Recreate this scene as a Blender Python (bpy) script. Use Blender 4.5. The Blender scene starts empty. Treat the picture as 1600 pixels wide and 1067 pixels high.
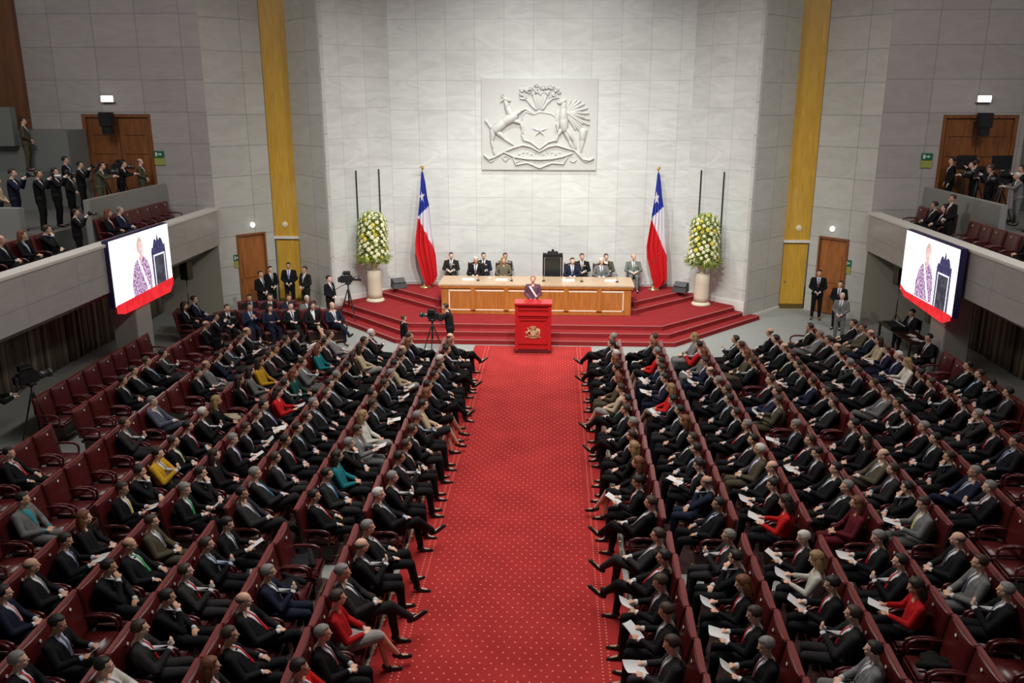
import bpy, bmesh, math, random
from mathutils import Vector, Matrix
from mathutils.bvhtree import BVHTree
R = math.radians
random.seed(7)
sc = bpy.context.scene
COL = sc.collection
CX = 0.1                      # centre line of the hall

# ------------------------------------------------------------------ materials
MATS = {}
def mat(name, col=(.5,.5,.5), rough=.6, metal=0., noise=.0, nscale=20., spec=None, emit=None, estr=1., bump=0., objcol=False, coat=0.):
    if name in MATS: return MATS[name]
    m = bpy.data.materials.new(name); m.use_nodes = True
    nt = m.node_tree; b = nt.nodes['Principled BSDF']
    b.inputs['Base Color'].default_value = (*col, 1)
    b.inputs['Roughness'].default_value = rough
    b.inputs['Metallic'].default_value = metal
    if coat: b.inputs['Coat Weight'].default_value = coat; b.inputs['Coat Roughness'].default_value = .25
    if spec is not None: b.inputs['Specular IOR Level'].default_value = spec
    if emit:
        b.inputs['Emission Color'].default_value = (*emit, 1); b.inputs['Emission Strength'].default_value = estr
    src = None
    if objcol:
        oi = nt.nodes.new('ShaderNodeObjectInfo'); src = oi.outputs['Color']
    if noise or bump:
        tc = nt.nodes.new('ShaderNodeTexCoord'); n = nt.nodes.new('ShaderNodeTexNoise')
        n.inputs['Scale'].default_value = nscale; n.inputs['Detail'].default_value = 4
        nt.links.new(tc.outputs['Object'], n.inputs['Vector'])
        if noise:
            mr = nt.nodes.new('ShaderNodeMapRange')
            mr.inputs['To Min'].default_value = 1-noise; mr.inputs['To Max'].default_value = 1+noise
            nt.links.new(n.outputs['Fac'], mr.inputs['Value'])
            mx = nt.nodes.new('ShaderNodeVectorMath'); mx.operation = 'SCALE'
            if src is not None: nt.links.new(src, mx.inputs[0])
            else: mx.inputs[0].default_value = col
            nt.links.new(mr.outputs['Result'], mx.inputs['Scale'])
            src = mx.outputs['Vector']
        if bump:
            bp = nt.nodes.new('ShaderNodeBump'); bp.inputs['Strength'].default_value = bump; bp.inputs['Distance'].default_value = .01
            nt.links.new(n.outputs['Fac'], bp.inputs['Height']); nt.links.new(bp.outputs['Normal'], b.inputs['Normal'])
    if src is not None: nt.links.new(src, b.inputs['Base Color'])
    MATS[name] = m
    return m

def marble(name, c1, c2, joint, w=1.03, h=1.03, rough=.35, vein=.07):
    m = bpy.data.materials.new(name); m.use_nodes = True; nt = m.node_tree; N = nt.nodes; L = nt.links
    b = N['Principled BSDF']; b.inputs['Roughness'].default_value = rough
    uv = N.new('ShaderNodeTexCoord')
    br = N.new('ShaderNodeTexBrick'); br.offset = 0; br.squash = 1
    br.inputs['Scale'].default_value = 1; br.inputs['Brick Width'].default_value = w; br.inputs['Row Height'].default_value = h
    br.inputs['Mortar Size'].default_value = .009; br.inputs['Mortar Smooth'].default_value = .2; br.inputs['Bias'].default_value = -.1
    br.inputs['Color1'].default_value = (*c1, 1); br.inputs['Color2'].default_value = (*c2, 1); br.inputs['Mortar'].default_value = (*joint, 1)
    L.new(uv.outputs['UV'], br.inputs['Vector'])
    n = N.new('ShaderNodeTexNoise'); n.inputs['Scale'].default_value = 1.6; n.inputs['Detail'].default_value = 7; n.inputs['Distortion'].default_value = 2.2
    mp = N.new('ShaderNodeMapping'); mp.inputs['Scale'].default_value = (.45, 1.5, 1); mp.inputs['Rotation'].default_value = (0, 0, .35)
    L.new(uv.outputs['UV'], mp.inputs['Vector']); L.new(mp.outputs['Vector'], n.inputs['Vector'])
    mr = N.new('ShaderNodeMapRange'); mr.inputs['From Min'].default_value = .3; mr.inputs['From Max'].default_value = .7
    mr.inputs['To Min'].default_value = 1-vein; mr.inputs['To Max'].default_value = 1+vein
    L.new(n.outputs['Fac'], mr.inputs['Value'])
    n2 = N.new('ShaderNodeTexNoise'); n2.inputs['Scale'].default_value = 28; n2.inputs['Detail'].default_value = 3
    L.new(uv.outputs['UV'], n2.inputs['Vector'])
    mr2 = N.new('ShaderNodeMapRange'); mr2.inputs['To Min'].default_value = .955; mr2.inputs['To Max'].default_value = 1.045
    L.new(n2.outputs['Fac'], mr2.inputs['Value'])
    mm = N.new('ShaderNodeMath'); mm.operation = 'MULTIPLY'; L.new(mr.outputs['Result'], mm.inputs[0]); L.new(mr2.outputs['Result'], mm.inputs[1])
    mx = N.new('ShaderNodeVectorMath'); mx.operation = 'SCALE'
    L.new(br.outputs['Color'], mx.inputs[0]); L.new(mm.outputs['Value'], mx.inputs['Scale'])
    L.new(mx.outputs['Vector'], b.inputs['Base Color'])
    return m

def wood(name, c1, c2, rough=.4, scale=3., coat=.15):
    m = bpy.data.materials.new(name); m.use_nodes = True; nt = m.node_tree; N = nt.nodes; L = nt.links
    b = N['Principled BSDF']; b.inputs['Roughness'].default_value = rough; b.inputs['Coat Weight'].default_value = coat
    tc = N.new('ShaderNodeTexCoord'); mp = N.new('ShaderNodeMapping'); mp.inputs['Scale'].default_value = (scale*3, scale*3, scale*.35)
    n = N.new('ShaderNodeTexNoise'); n.inputs['Scale'].default_value = 2; n.inputs['Detail'].default_value = 6; n.inputs['Distortion'].default_value = .8
    L.new(tc.outputs['Object'], mp.inputs['Vector']); L.new(mp.outputs['Vector'], n.inputs['Vector'])
    cr = N.new('ShaderNodeValToRGB'); cr.color_ramp.elements[0].position = .3; cr.color_ramp.elements[1].position = .72
    cr.color_ramp.elements[0].color = (*c1, 1); cr.color_ramp.elements[1].color = (*c2, 1)
    L.new(n.outputs['Fac'], cr.inputs['Fac']); L.new(cr.outputs['Color'], b.inputs['Base Color'])
    return m

def carpet_mat():
    m = bpy.data.materials.new('aisle_carpet'); m.use_nodes = True; nt = m.node_tree; N = nt.nodes; L = nt.links
    b = N['Principled BSDF']; b.inputs['Roughness'].default_value = .95; b.inputs['Specular IOR Level'].default_value = .1
    tc = N.new('ShaderNodeTexCoord')
    def math_(op, a, bb=None):
        x = N.new('ShaderNodeMath'); x.operation = op
        for i, v in enumerate((a, bb)):
            if v is None: continue
            if isinstance(v, (int, float)): x.inputs[i].default_value = v
            else: L.new(v, x.inputs[i])
        return x.outputs[0]
    sp = N.new('ShaderNodeSeparateXYZ'); L.new(tc.outputs['Object'], sp.inputs[0])
    X, Y = sp.outputs['X'], sp.outputs['Y']
    def dots(px, py, ox, oy, r):
        u = math_('SUBTRACT', math_('FRACT', math_('ADD', math_('DIVIDE', X, px), ox)), .5)
        v = math_('SUBTRACT', math_('FRACT', math_('ADD', math_('DIVIDE', Y, py), oy)), .5)
        du = math_('MULTIPLY', u, px); dv = math_('MULTIPLY', v, py)
        d = math_('SQRT', math_('ADD', math_('MULTIPLY', du, du), math_('MULTIPLY', dv, dv)))
        return math_('LESS_THAN', d, r)
    ax = math_('ABSOLUTE', X)
    field = math_('MULTIPLY', math_('MAXIMUM', dots(.155, .25, 0, 0, .0145), dots(.155, .25, .5, .5, .0145)), math_('LESS_THAN', ax, 1.27))
    bd = math_('MULTIPLY', dots(.095, .075, 0, 0, .014), math_('MULTIPLY', math_('GREATER_THAN', ax, 1.33), math_('LESS_THAN', ax, 1.52)))
    msk = math_('MAXIMUM', field, bd)
    n = N.new('ShaderNodeTexNoise'); n.inputs['Scale'].default_value = 1.1; n.inputs['Detail'].default_value = 5
    L.new(tc.outputs['Object'], n.inputs['Vector'])
    cr = N.new('ShaderNodeValToRGB')
    cr.color_ramp.elements[0].position = .3; cr.color_ramp.elements[0].color = (.33, .026, .026, 1)
    cr.color_ramp.elements[1].position = .7; cr.color_ramp.elements[1].color = (.45, .038, .036, 1)
    L.new(n.outputs['Fac'], cr.inputs['Fac'])
    mx = N.new('ShaderNodeMix'); mx.data_type = 'RGBA'
    L.new(msk, mx.inputs[0]); L.new(cr.outputs['Color'], mx.inputs[6]); mx.inputs[7].default_value = (.78, .22, .17, 1)
    L.new(mx.outputs[2], b.inputs['Base Color'])
    return m

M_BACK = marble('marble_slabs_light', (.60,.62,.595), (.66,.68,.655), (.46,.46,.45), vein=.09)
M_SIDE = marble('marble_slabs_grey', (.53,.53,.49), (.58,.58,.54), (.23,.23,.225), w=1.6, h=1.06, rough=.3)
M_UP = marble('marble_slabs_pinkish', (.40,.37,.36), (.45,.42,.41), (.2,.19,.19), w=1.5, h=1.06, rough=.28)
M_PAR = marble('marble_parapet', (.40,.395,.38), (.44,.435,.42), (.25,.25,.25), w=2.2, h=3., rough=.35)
M_GOLD = wood('gold_panel', (.52,.29,.03), (.66,.39,.05), rough=.45, scale=2)
M_DESK = wood('desk_wood', (.36,.125,.022), (.55,.21,.045), rough=.35, scale=2)
M_DESKTOP = wood('desk_top_wood', (.50,.34,.20), (.60,.43,.28), rough=.3, scale=1.5)
M_DOOR = wood('door_wood', (.16,.055,.018), (.30,.11,.035), rough=.4, scale=1.5)
M_WOODPANEL = wood('brown_wall_wood', (.12,.05,.02), (.2,.085,.035), rough=.5, scale=1)
M_CARPET = carpet_mat()
M_RED = mat('stage_carpet', (.27,.024,.027), .95, noise=.22, nscale=3, spec=.1)
M_NOSE = mat('stair_nosing', (.42,.12,.11), .6, noise=.1)
M_FLOOR = mat('grey_floor_carpet', (.31,.325,.305), .9, noise=.12, nscale=6)
M_CEIL = mat('ceiling_plaster', (.6,.6,.58), .9, noise=.03)
M_WHITE = mat('white_trim', (.75,.73,.68), .5, noise=.03)
M_INLAY = mat('cream_inlay', (.86,.78,.62), .4, noise=.03)
M_LEATHER = mat('red_leather', (.085,.008,.009), .38, noise=.35, nscale=7, bump=.15, coat=.3)
M_CHAIRDARK = mat('chair_dark_wood', (.035,.01,.008), .35, noise=.2)
M_BRASS = mat('brass', (.75,.55,.25), .3, metal=1, noise=.05)
M_PLATE = mat('white_number_plate', (.8,.8,.78), .4, noise=.03)
M_SUIT = mat('cloth_suit', rough=.8, noise=.3, nscale=16, objcol=True, bump=.55, spec=.16)
M_SHIRT = mat('cloth_shirt', rough=.75, noise=.06, nscale=60, objcol=True, spec=.3)
M_TIE = mat('silk_tie', rough=.5, noise=.15, nscale=90, objcol=True)
M_SKIN = mat('skin', rough=.55, noise=.08, nscale=18, objcol=True, spec=.35)
M_EYE = mat('eye', (.02,.015,.012), .2, noise=.1)
M_HAIR = mat('hair', rough=.6, noise=.35, nscale=45, objcol=True, bump=.4)
M_SHOE = mat('black_shoe_leather', (.012,.011,.011), .25, noise=.2)
M_PAPER = mat('white_paper', (.82,.82,.82), .7, noise=.03)
M_BLACK = mat('black_plastic', (.012,.012,.014), .45, noise=.2)
M_GUN = mat('grey_metal', (.12,.12,.125), .35, metal=.8, noise=.1)
M_STONE = mat('cream_stone', (.62,.55,.42), .6, noise=.06, nscale=8)
M_RELIEF = mat('relief_marble', (.53,.535,.51), .55, noise=.05, nscale=5)
M_LEAF = mat('green_leaves', (.25,.33,.06), .55, noise=.5, nscale=9)
M_PETW = mat('cream_petals', (.80,.78,.52), .6, noise=.08)
M_PETY = mat('yellow_petals', (.78,.62,.10), .6, noise=.1)
M_LECT = mat('lectern_red_paint', (.47,.012,.014), .4, noise=.08, coat=.2)
M_EMB = mat('gilt_emblem', (.72,.58,.33), .4, metal=.4, noise=.15)
M_CURT = None
def curtain_mat():
    m = bpy.data.materials.new('taupe_curtain'); m.use_nodes = True; nt = m.node_tree; N = nt.nodes; L = nt.links
    b = N['Principled BSDF']; b.inputs['Roughness'].default_value = .9
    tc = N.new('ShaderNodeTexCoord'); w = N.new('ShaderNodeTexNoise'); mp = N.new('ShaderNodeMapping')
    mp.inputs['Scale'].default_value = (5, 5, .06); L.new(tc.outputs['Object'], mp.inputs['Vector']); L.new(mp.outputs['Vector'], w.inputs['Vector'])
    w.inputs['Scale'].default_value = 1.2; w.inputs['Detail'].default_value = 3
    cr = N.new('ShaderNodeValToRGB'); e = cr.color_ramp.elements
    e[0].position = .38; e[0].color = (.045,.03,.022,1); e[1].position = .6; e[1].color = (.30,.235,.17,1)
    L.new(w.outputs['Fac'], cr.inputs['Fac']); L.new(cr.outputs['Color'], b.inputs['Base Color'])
    return m
M_CURT = curtain_mat()

# ------------------------------------------------------------------ mesh helpers
class MB:
    """collects shapes in one bmesh, each with a material slot"""
    def __init__(s): s.bm = bmesh.new(); s.mi = 0
    def _fin(s, geom_before):
        for f in s.bm.faces:
            if f.index < 0 or f.index >= geom_before: pass
    def faces(s, vs, fs):
        v = [s.bm.verts.new(p) for p in vs]
        for f in fs:
            try: q = s.bm.faces.new([v[i] for i in f]); q.material_index = s.mi
            except ValueError: pass
        return v
    def box(s, x0, x1, y0, y1, z0, z1, M=None):
        P = [Vector(p) for p in ((x0,y0,z0),(x1,y0,z0),(x1,y1,z0),(x0,y1,z0),(x0,y0,z1),(x1,y0,z1),(x1,y1,z1),(x0,y1,z1))]
        if M: P = [M @ p for p in P]
        s.faces(P, ((0,3,2,1),(4,5,6,7),(0,1,5,4),(1,2,6,5),(2,3,7,6),(3,0,4,7))); return s
    def prism(s, poly, z0, z1, M=None):
        n = len(poly)
        a = sum(poly[i][0]*poly[(i+1)%n][1]-poly[(i+1)%n][0]*poly[i][1] for i in range(n))
        if a < 0: poly = poly[::-1]
        P = [Vector((x,y,z0)) for x,y in poly] + [Vector((x,y,z1)) for x,y in poly]
        if M: P = [M @ p for p in P]
        s.faces(P, [tuple(range(n))[::-1], tuple(range(n,2*n))] + [(i,(i+1)%n,n+(i+1)%n,n+i) for i in range(n)]); return s
    def cap(s, a, ra, b, rb, n=12, k=3):
        a = Vector(a); b = Vector(b); d = b-a; L = d.length
        if L < 1e-6: return s.ell(a, (ra,ra,ra))
        z = d/L; x = z.orthogonal().normalized(); y = z.cross(x)
        rings = []
        for i in range(1, k+1): t = -math.pi/2 + i*math.pi/2/k; rings.append((a + z*ra*math.sin(t), ra*math.cos(t)))
        for i in range(0, k): t = i*math.pi/2/k; rings.append((b + z*rb*math.sin(t), rb*math.cos(t)))
        vs = [a - z*ra]; 
        for c, r in rings: vs += [c + (x*math.cos(2*math.pi*j/n)+y*math.sin(2*math.pi*j/n))*r for j in range(n)]
        vs.append(b + z*rb); m = len(rings); fs = []
        for j in range(n): fs.append((0, 1+(j+1)%n, 1+j))
        for i in range(m-1):
            for j in range(n): fs.append((1+i*n+j, 1+i*n+(j+1)%n, 1+(i+1)*n+(j+1)%n, 1+(i+1)*n+j))
        e = 1+m*n
        for j in range(n): fs.append((e, 1+(m-1)*n+j, 1+(m-1)*n+(j+1)%n))
        s.faces(vs, fs); return s
    def tube(s, pts, r, n=8):
        for i in range(len(pts)-1):
            ra = r[i] if isinstance(r,(list,tuple)) else r; rb = r[i+1] if isinstance(r,(list,tuple)) else r
            s.cap(pts[i], ra, pts[i+1], rb, n, 2)
        return s
    def cyl(s, a, b, ra, rb=None, n=16):
        rb = ra if rb is None else rb; a = Vector(a); b = Vector(b); z = (b-a).normalized(); x = z.orthogonal().normalized(); y = z.cross(x)
        vs = [a+(x*math.cos(2*math.pi*j/n)+y*math.sin(2*math.pi*j/n))*ra for j in range(n)] + [b+(x*math.cos(2*math.pi*j/n)+y*math.sin(2*math.pi*j/n))*rb for j in range(n)]
        s.faces(vs, [tuple(range(n))[::-1], tuple(range(n,2*n))] + [(j,(j+1)%n,n+(j+1)%n,n+j) for j in range(n)]); return s
    def ell(s, c, r, M=None, nu=16, nv=10, f=None):
        c = Vector(c); vs = []
        def P(u, v):
            d = Vector((math.cos(v)*math.cos(u), math.cos(v)*math.sin(u), math.sin(v)))
            k = f(d) if f else 1
            p = Vector((d.x*r[0], d.y*r[1], d.z*r[2]))*k
            return c + (M @ p if M else p)
        vs.append(P(0, -math.pi/2))
        for i in range(1, nv):
            for j in range(nu): vs.append(P(2*math.pi*j/nu, -math.pi/2+math.pi*i/nv))
        vs.append(P(0, math.pi/2)); fs = []
        for j in range(nu): fs.append((0, 1+(j+1)%nu, 1+j))
        for i in range(nv-2):
            for j in range(nu): fs.append((1+i*nu+j, 1+i*nu+(j+1)%nu, 1+(i+1)*nu+(j+1)%nu, 1+(i+1)*nu+j))
        e = 1+(nv-1)*nu
        for j in range(nu): fs.append((e, e-nu+j, e-nu+(j+1)%nu))
        s.faces(vs, fs); return s
    def lathe(s, prof, c=(0,0,0), n=24):
        c = Vector(c); vs = []; m = len(prof)
        for r, z in prof: vs += [c+Vector((r*math.cos(2*math.pi*j/n), r*math.sin(2*math.pi*j/n), z)) for j in range(n)]
        fs = [(i*n+j, i*n+(j+1)%n, (i+1)*n+(j+1)%n, (i+1)*n+j) for i in range(m-1) for j in range(n)]
        fs += [tuple(range(n))[::-1], tuple(range((m-1)*n, m*n))]
        s.faces(vs, fs); return s
    def mesh(s, name, mats, smooth=False, bevel=0):
        if bevel: bmesh.ops.bevel(s.bm, geom=list(s.bm.edges), offset=bevel, segments=2, affect='EDGES', clamp_overlap=True)
        bmesh.ops.recalc_face_normals(s.bm, faces=s.bm.faces)
        me = bpy.data.meshes.new(name); s.bm.to_mesh(me); s.bm.free()
        for m in (mats if isinstance(mats,(list,tuple)) else [mats]): me.materials.append(m)
        if smooth:
            for p in me.polygons: p.use_smooth = True
        return me

def link(name, me, parent=None, loc=None, rz=None):
    o = bpy.data.objects.new(name, me); COL.objects.link(o)
    if parent: o.parent = parent
    if loc is not None: o.location = loc
    if rz is not None: o.rotation_euler = (0,0,rz)
    return o
def tag(o, label, cat=None, group=None, kind=None):
    if label: o['label'] = label
    if cat: o['category'] = cat
    if group: o['group'] = group
    if kind: o['kind'] = kind
    return o
def thing(name, label, cat, loc=(0,0,0), rz=0, group=None):
    return tag(link(name, None, None, loc, rz), label, cat, group)
def part(name, mb, mats, parent, smooth=False, bevel=0, label=None):
    o = link(name, mb.mesh(name, mats, smooth, bevel) if isinstance(mb, MB) else mb, parent)
    if label: o['label'] = label
    return o
def struct(name, mb, mats, bevel=0):
    o = link(name, mb.mesh(name, mats, False, bevel)); o['kind'] = 'structure'; return o
def uvwall(name, pts, z0, z1, m, thick=.3, u0=0., uz=0., holes=()):
    """vertical wall through plan point a to b, front face on the left of a->b, UV in metres; openings (u from, u to, z from, z to)"""
    a = Vector((*pts[0], 0)); b = Vector((*pts[1], 0)); d = (b-a); L = d.length; d /= L; nrm = Vector((d.y, -d.x, 0))
    bm = bmesh.new(); uvl = bm.loops.layers.uv.new('UVMap')
    us = sorted({0., L, *[h[0] for h in holes], *[h[1] for h in holes]}); zs = sorted({z0, z1, *[h[2] for h in holes], *[h[3] for h in holes]})
    def quad(P, UV):
        f = bm.faces.new([bm.verts.new(p) for p in P])
        for l, w in zip(f.loops, UV): l[uvl].uv = w
    def pt(u, z, k): return a + d*u + Vector((0,0,z)) - nrm*thick*k
    for k in (0, 1):
        for i in range(len(us)-1):
            for j in range(len(zs)-1):
                uc = (us[i]+us[i+1])/2; zc = (zs[j]+zs[j+1])/2
                if any(h[0] < uc < h[1] and h[2] < zc < h[3] for h in holes): continue
                c = [(us[i],zs[j]),(us[i+1],zs[j]),(us[i+1],zs[j+1]),(us[i],zs[j+1])]
                if k: c = c[::-1]
                quad([pt(u,z,k) for u,z in c], [(u+u0,z+uz) for u,z in c])
    def edge(u1,z1_,u2,z2_):
        quad([pt(u1,z1_,0),pt(u2,z2_,0),pt(u2,z2_,1),pt(u1,z1_,1)], [(u0+u1+.02,z1_+.02),(u0+u2+.02,z2_+.02),(u0+u2+thick,z2_+.02),(u0+u1+thick,z1_+.02)])
    edge(0,z0,0,z1); edge(L,z1,L,z0); edge(0,z1,L,z1); edge(L,z0,0,z0)
    for h in holes: edge(h[0],h[3],h[0],h[2]); edge(h[1],h[2],h[1],h[3]); edge(h[1],h[3],h[0],h[3])
    me = bpy.data.meshes.new(name); bm.to_mesh(me); bm.free(); me.materials.append(m)
    o = link(name, me); o['kind'] = 'structure'; return o

def remeshed(mb, voxel, name, smooth_it=2, ratio=1.0):
    me = mb.mesh(name+'_src', M_SKIN)
    o = bpy.data.objects.new('tmp_src', me); COL.objects.link(o)
    r = o.modifiers.new('r', 'REMESH'); r.mode = 'VOXEL'; r.voxel_size = voxel; r.use_smooth_shade = True
    if smooth_it:
        s = o.modifiers.new('s', 'SMOOTH'); s.factor = .5; s.iterations = smooth_it
    if ratio < 1:
        d = o.modifiers.new('d', 'DECIMATE'); d.ratio = ratio
    dg = bpy.context.evaluated_depsgraph_get(); dg.update()
    out = bpy.data.meshes.new_from_object(o.evaluated_get(dg), depsgraph=dg)
    out.name = name
    bpy.data.objects.remove(o); bpy.data.meshes.remove(me)
    for p in out.polygons: p.use_smooth = True
    return out

# ------------------------------------------------------------------ the hall
def hall():
    # floor and ceiling
    struct('floor', MB().box(-22, 22, -6, 36, -.3, 0), M_FLOOR)
    struct('ceiling', MB().box(-22, 22, -6, 36, 15, 15.3), M_CEIL)
    z1 = 15
    for s, nm in ((-1,'left'),(1,'right')):
        def P(x, y): return (CX+s*x, y)
        def W(name, a, b, za, zb, m, th=.3, u0=0, uz=0, holes=()):
            # front face must look into the hall
            if s < 0:
                L = (Vector(b)-Vector(a)).length
                return uvwall(name, (P(*b), P(*a)), za, zb, m, th, u0, uz, [(L-h[1], L-h[0], h[2], h[3]) for h in holes])
            return uvwall(name, (P(*a), P(*b)), za, zb, m, th, u0, uz, holes)
        W(f'wall_stage_{nm}', (5.4,32.1), (7.3,30.1), 0, z1, M_BACK, .12, .3, .0)
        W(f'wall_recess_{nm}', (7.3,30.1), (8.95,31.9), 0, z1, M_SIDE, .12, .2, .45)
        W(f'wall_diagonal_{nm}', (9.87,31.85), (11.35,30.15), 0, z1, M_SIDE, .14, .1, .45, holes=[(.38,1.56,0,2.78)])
        # tall gold panel
        g = MB(); g.box(CX+s*8.95 if s>0 else CX+s*9.87, CX+s*9.87 if s>0 else CX+s*8.95, 31.9, 32.05, 2.56, z1)
        struct(f'wall_gold_{nm}', g, M_GOLD)
        struct(f'trim_gold_{nm}', MB().box(min(CX+s*8.95,CX+s*9.87), max(CX+s*8.95,CX+s*9.87), 31.84, 31.92, 2.47, 2.56), M_WHITE)
        d = MB().box(min(CX+s*8.98,CX+s*9.84), max(CX+s*8.98,CX+s*9.84), 31.93, 31.99, .18, 2.47); d.mi = 1
        d.box(min(CX+s*8.98,CX+s*9.84), max(CX+s*8.98,CX+s*9.84), 31.915, 31.99, .0, .18)
        o = struct('door_1' if s<0 else 'door_2', d, [M_GOLD, mat('brass_kick_plate',(.22,.15,.04),.4,.6,noise=.1)])
        part('door_knob', MB().ell((CX+s*9.1,31.88,1.05),(.035,.035,.035)), M_BRASS, o, True)
        lk = tag(link('wall_medallion', MB().cyl((CX+s*9.45,31.9,3.0),(CX+s*9.45,31.86,3.0),.11,.09).ell((CX+s*9.45,31.86,3.0),(.05,.03,.05)).mesh('wall_medallion', mat('cream_disc',(.8,.72,.5),.4,noise=.05))), f'small round cream medallion on the {nm} gold wall panel', 'medallion')
        # end wall of the balconies with its double door, and the beige wall below
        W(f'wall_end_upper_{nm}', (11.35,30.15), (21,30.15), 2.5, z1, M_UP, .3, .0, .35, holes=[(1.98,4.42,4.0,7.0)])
        W(f'wall_end_lower_{nm}', (11.35,30.12), (15,30.12), 0, 2.5, mat('beige_wall',(.36,.33,.27),.8,noise=.06,nscale=3), .3)
        # side wall far behind
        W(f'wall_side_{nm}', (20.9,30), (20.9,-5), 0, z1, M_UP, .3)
        # door leaves, double, panelled
        dd = thing('double_door', f'dark wooden double door high up behind the {nm} balcony', 'door', (CX+s*14.55, 30.28, 4.0), 0, 'double doors behind the balconies')
        part('door_frame', MB().box(-1.22,-1.1,-.1,.1,0,3).box(1.1,1.22,-.1,.1,0,3).box(-1.1,1.1,-.1,.1,2.9,3), M_DOOR, dd)
        for q in (-1,1):
            m = MB().box(min(q*.01,q*1.1),max(q*.01,q*1.1),-.02,.06,0,2.9)
            for za,zb in ((.15,1.5),(1.65,2.15),(2.3,2.8)): m.box(min(q*.15,q*.95),max(q*.15,q*.95),-.05,-.02,za,zb)
            part('door_leaf', m, M_DOOR, dd, bevel=.008)
        # lower door in the diagonal wall
        a = Vector((CX+s*9.87,31.85,0)); b = Vector((CX+s*11.35,30.15,0)); dr = (b-a).normalized()
        c = a + dr*.97 ; ang = math.atan2(dr.y, dr.x) if s>0 else math.atan2(-dr.y, -dr.x)
        ld = thing('carved_door', f'brown wooden door with arched carving in the {nm} diagonal wall', 'door', c, ang, 'carved doors beside the stage')
        part('door_frame', MB().box(-.59,-.53,-.04,.1,0,2.78).box(.53,.59,-.04,.1,0,2.78).box(-.53,.53,-.04,.1,2.70,2.78), M_DOOR, ld)
        m = MB().box(-.53,.53,.05,.1,0,2.70)
        arch = [(-.38,1.9)] + [(.38*math.cos(t),1.95+.38*math.sin(t)) for t in [math.pi*(1-i/10) for i in range(11)]] + [(.38,1.9),(.38,1.15),(-.38,1.15)]
        MX = Matrix(((1,0,0,0),(0,0,1,0),(0,1,0,0),(0,0,0,1)))
        m.prism(arch, .01, .05, MX); m.box(-.38,.38,.02,.05,.2,1.0)
        part('door_panel', m, wood('carved_door_wood_'+nm,(.30,.10,.025),(.46,.17,.045),.35,2), ld, bevel=.01)
        part('door_handle', MB().cap((.45*s,.02,1.0),.014,(.45*s,.02,1.15),.014), M_BRASS, ld, True)
        # balcony: parapet, floor, cornice, pillar
        bal = MB().box(*sorted((CX+s*11.35,CX+s*11.65)), 2, 30.15, 2.52, 3.74)
        o = uvwall(f'wall_parapet_{nm}', ((CX+s*11.3,30.15),(CX+s*11.3,1.0)) if s>0 else ((CX+s*11.3,1.0),(CX+s*11.3,30.15)), 2.5, 3.72, M_PAR, .3)
        struct(f'trim_parapet_{nm}', MB().box(*sorted((CX+s*11.24,CX+s*11.68)), 1, 30.15, 3.72, 3.80), M_WHITE, .01)
        struct(f'floor_balcony_{nm}', MB().box(*sorted((CX+s*11.6,CX+s*20.9)), 1, 30.15, 2.5, 2.8), mat('balcony_slab',(.22,.215,.2),.8,noise=.08))
        cm = MB()
        for i in range(5): cm.box(*sorted((CX+s*(11.62+.09*i),CX+s*(11.9+.09*i))), 1, 30.1, 2.44-.075*i, 2.5-.075*i)
        struct(f'trim_cornice_{nm}', cm, mat('grey_cornice',(.2,.185,.165),.6,noise=.05))
        for k, y in enumerate((23.5, 10.0)):
            struct(f'pillar_{nm}_{k+1}', MB().box(*sorted((CX+s*11.3,CX+s*12.0)), y, y+.95, 0, 2.5), mat('pillar_stone',(.40,.39,.36),.6,noise=.06,nscale=5), .02)
        # second tier of the balcony with its inner parapet
        struct(f'floor_tier_{nm}', MB().box(*sorted((CX+s*13.2,CX+s*20.9)), 18, 30.15, 2.8, 3.95), mat('tier_block',(.13,.135,.125),.8,noise=.06))
        struct(f'wall_inner_{nm}', MB().box(*sorted((CX+s*13.0,CX+s*13.2)), 24.9, 30.15, 2.8, 4.66), mat('inner_parapet',(.30,.305,.29),.6,noise=.05), .015)
        struct(f'wall_box_{nm}', MB().box(*sorted((CX+s*(15.65 if s<0 else 16.0),CX+s*20.9)), 28.9, 30.15, 3.95, 6.5), mat('grey_box',(.185,.20,.19),.7,noise=.05), .015)
        # curtain under the balcony
        cu = MB(); npt = 560; ys = [30.05 - i*(30.05-3)/npt for i in range(npt+1)]
        f = lambda y: .07*math.sin(y*21)+.035*math.sin(y*47+1.3)
        vs = []
        for z in (.05, 1.3, 2.5):
            vs += [Vector((CX+s*(13.6+f(y)), y, z)) for y in ys]
        n = npt+1
        cu.faces(vs, [(k*n+i, k*n+i+1, (k+1)*n+i+1, (k+1)*n+i) for k in (0,1) for i in range(npt)])
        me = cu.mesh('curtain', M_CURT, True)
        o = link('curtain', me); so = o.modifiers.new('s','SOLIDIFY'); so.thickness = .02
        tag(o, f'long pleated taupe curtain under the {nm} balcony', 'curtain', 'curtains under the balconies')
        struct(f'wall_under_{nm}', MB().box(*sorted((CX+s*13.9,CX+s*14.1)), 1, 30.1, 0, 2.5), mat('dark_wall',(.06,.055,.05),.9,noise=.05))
    struct('wall_transverse_left', MB().box(-17.5,-13.45,22.35,22.6,2.8,4.72), MATS['inner_parapet'], .015)
    struct('wall_panel_left', MB().box(-20.8,-17.45,29.9,30.15,3.95,15), M_WOODPANEL)
    struct('wall_upper_box_left', MB().box(-20.8,-17.2,28.6,28.9,6.0,7.25), MATS['grey_box'])
    uvwall('wall_back', ((CX-5.4,32.1),(CX+5.4,32.1)), 0, z1, M_BACK, .3, u0=-.05+.03, uz=.105+.0)
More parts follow.
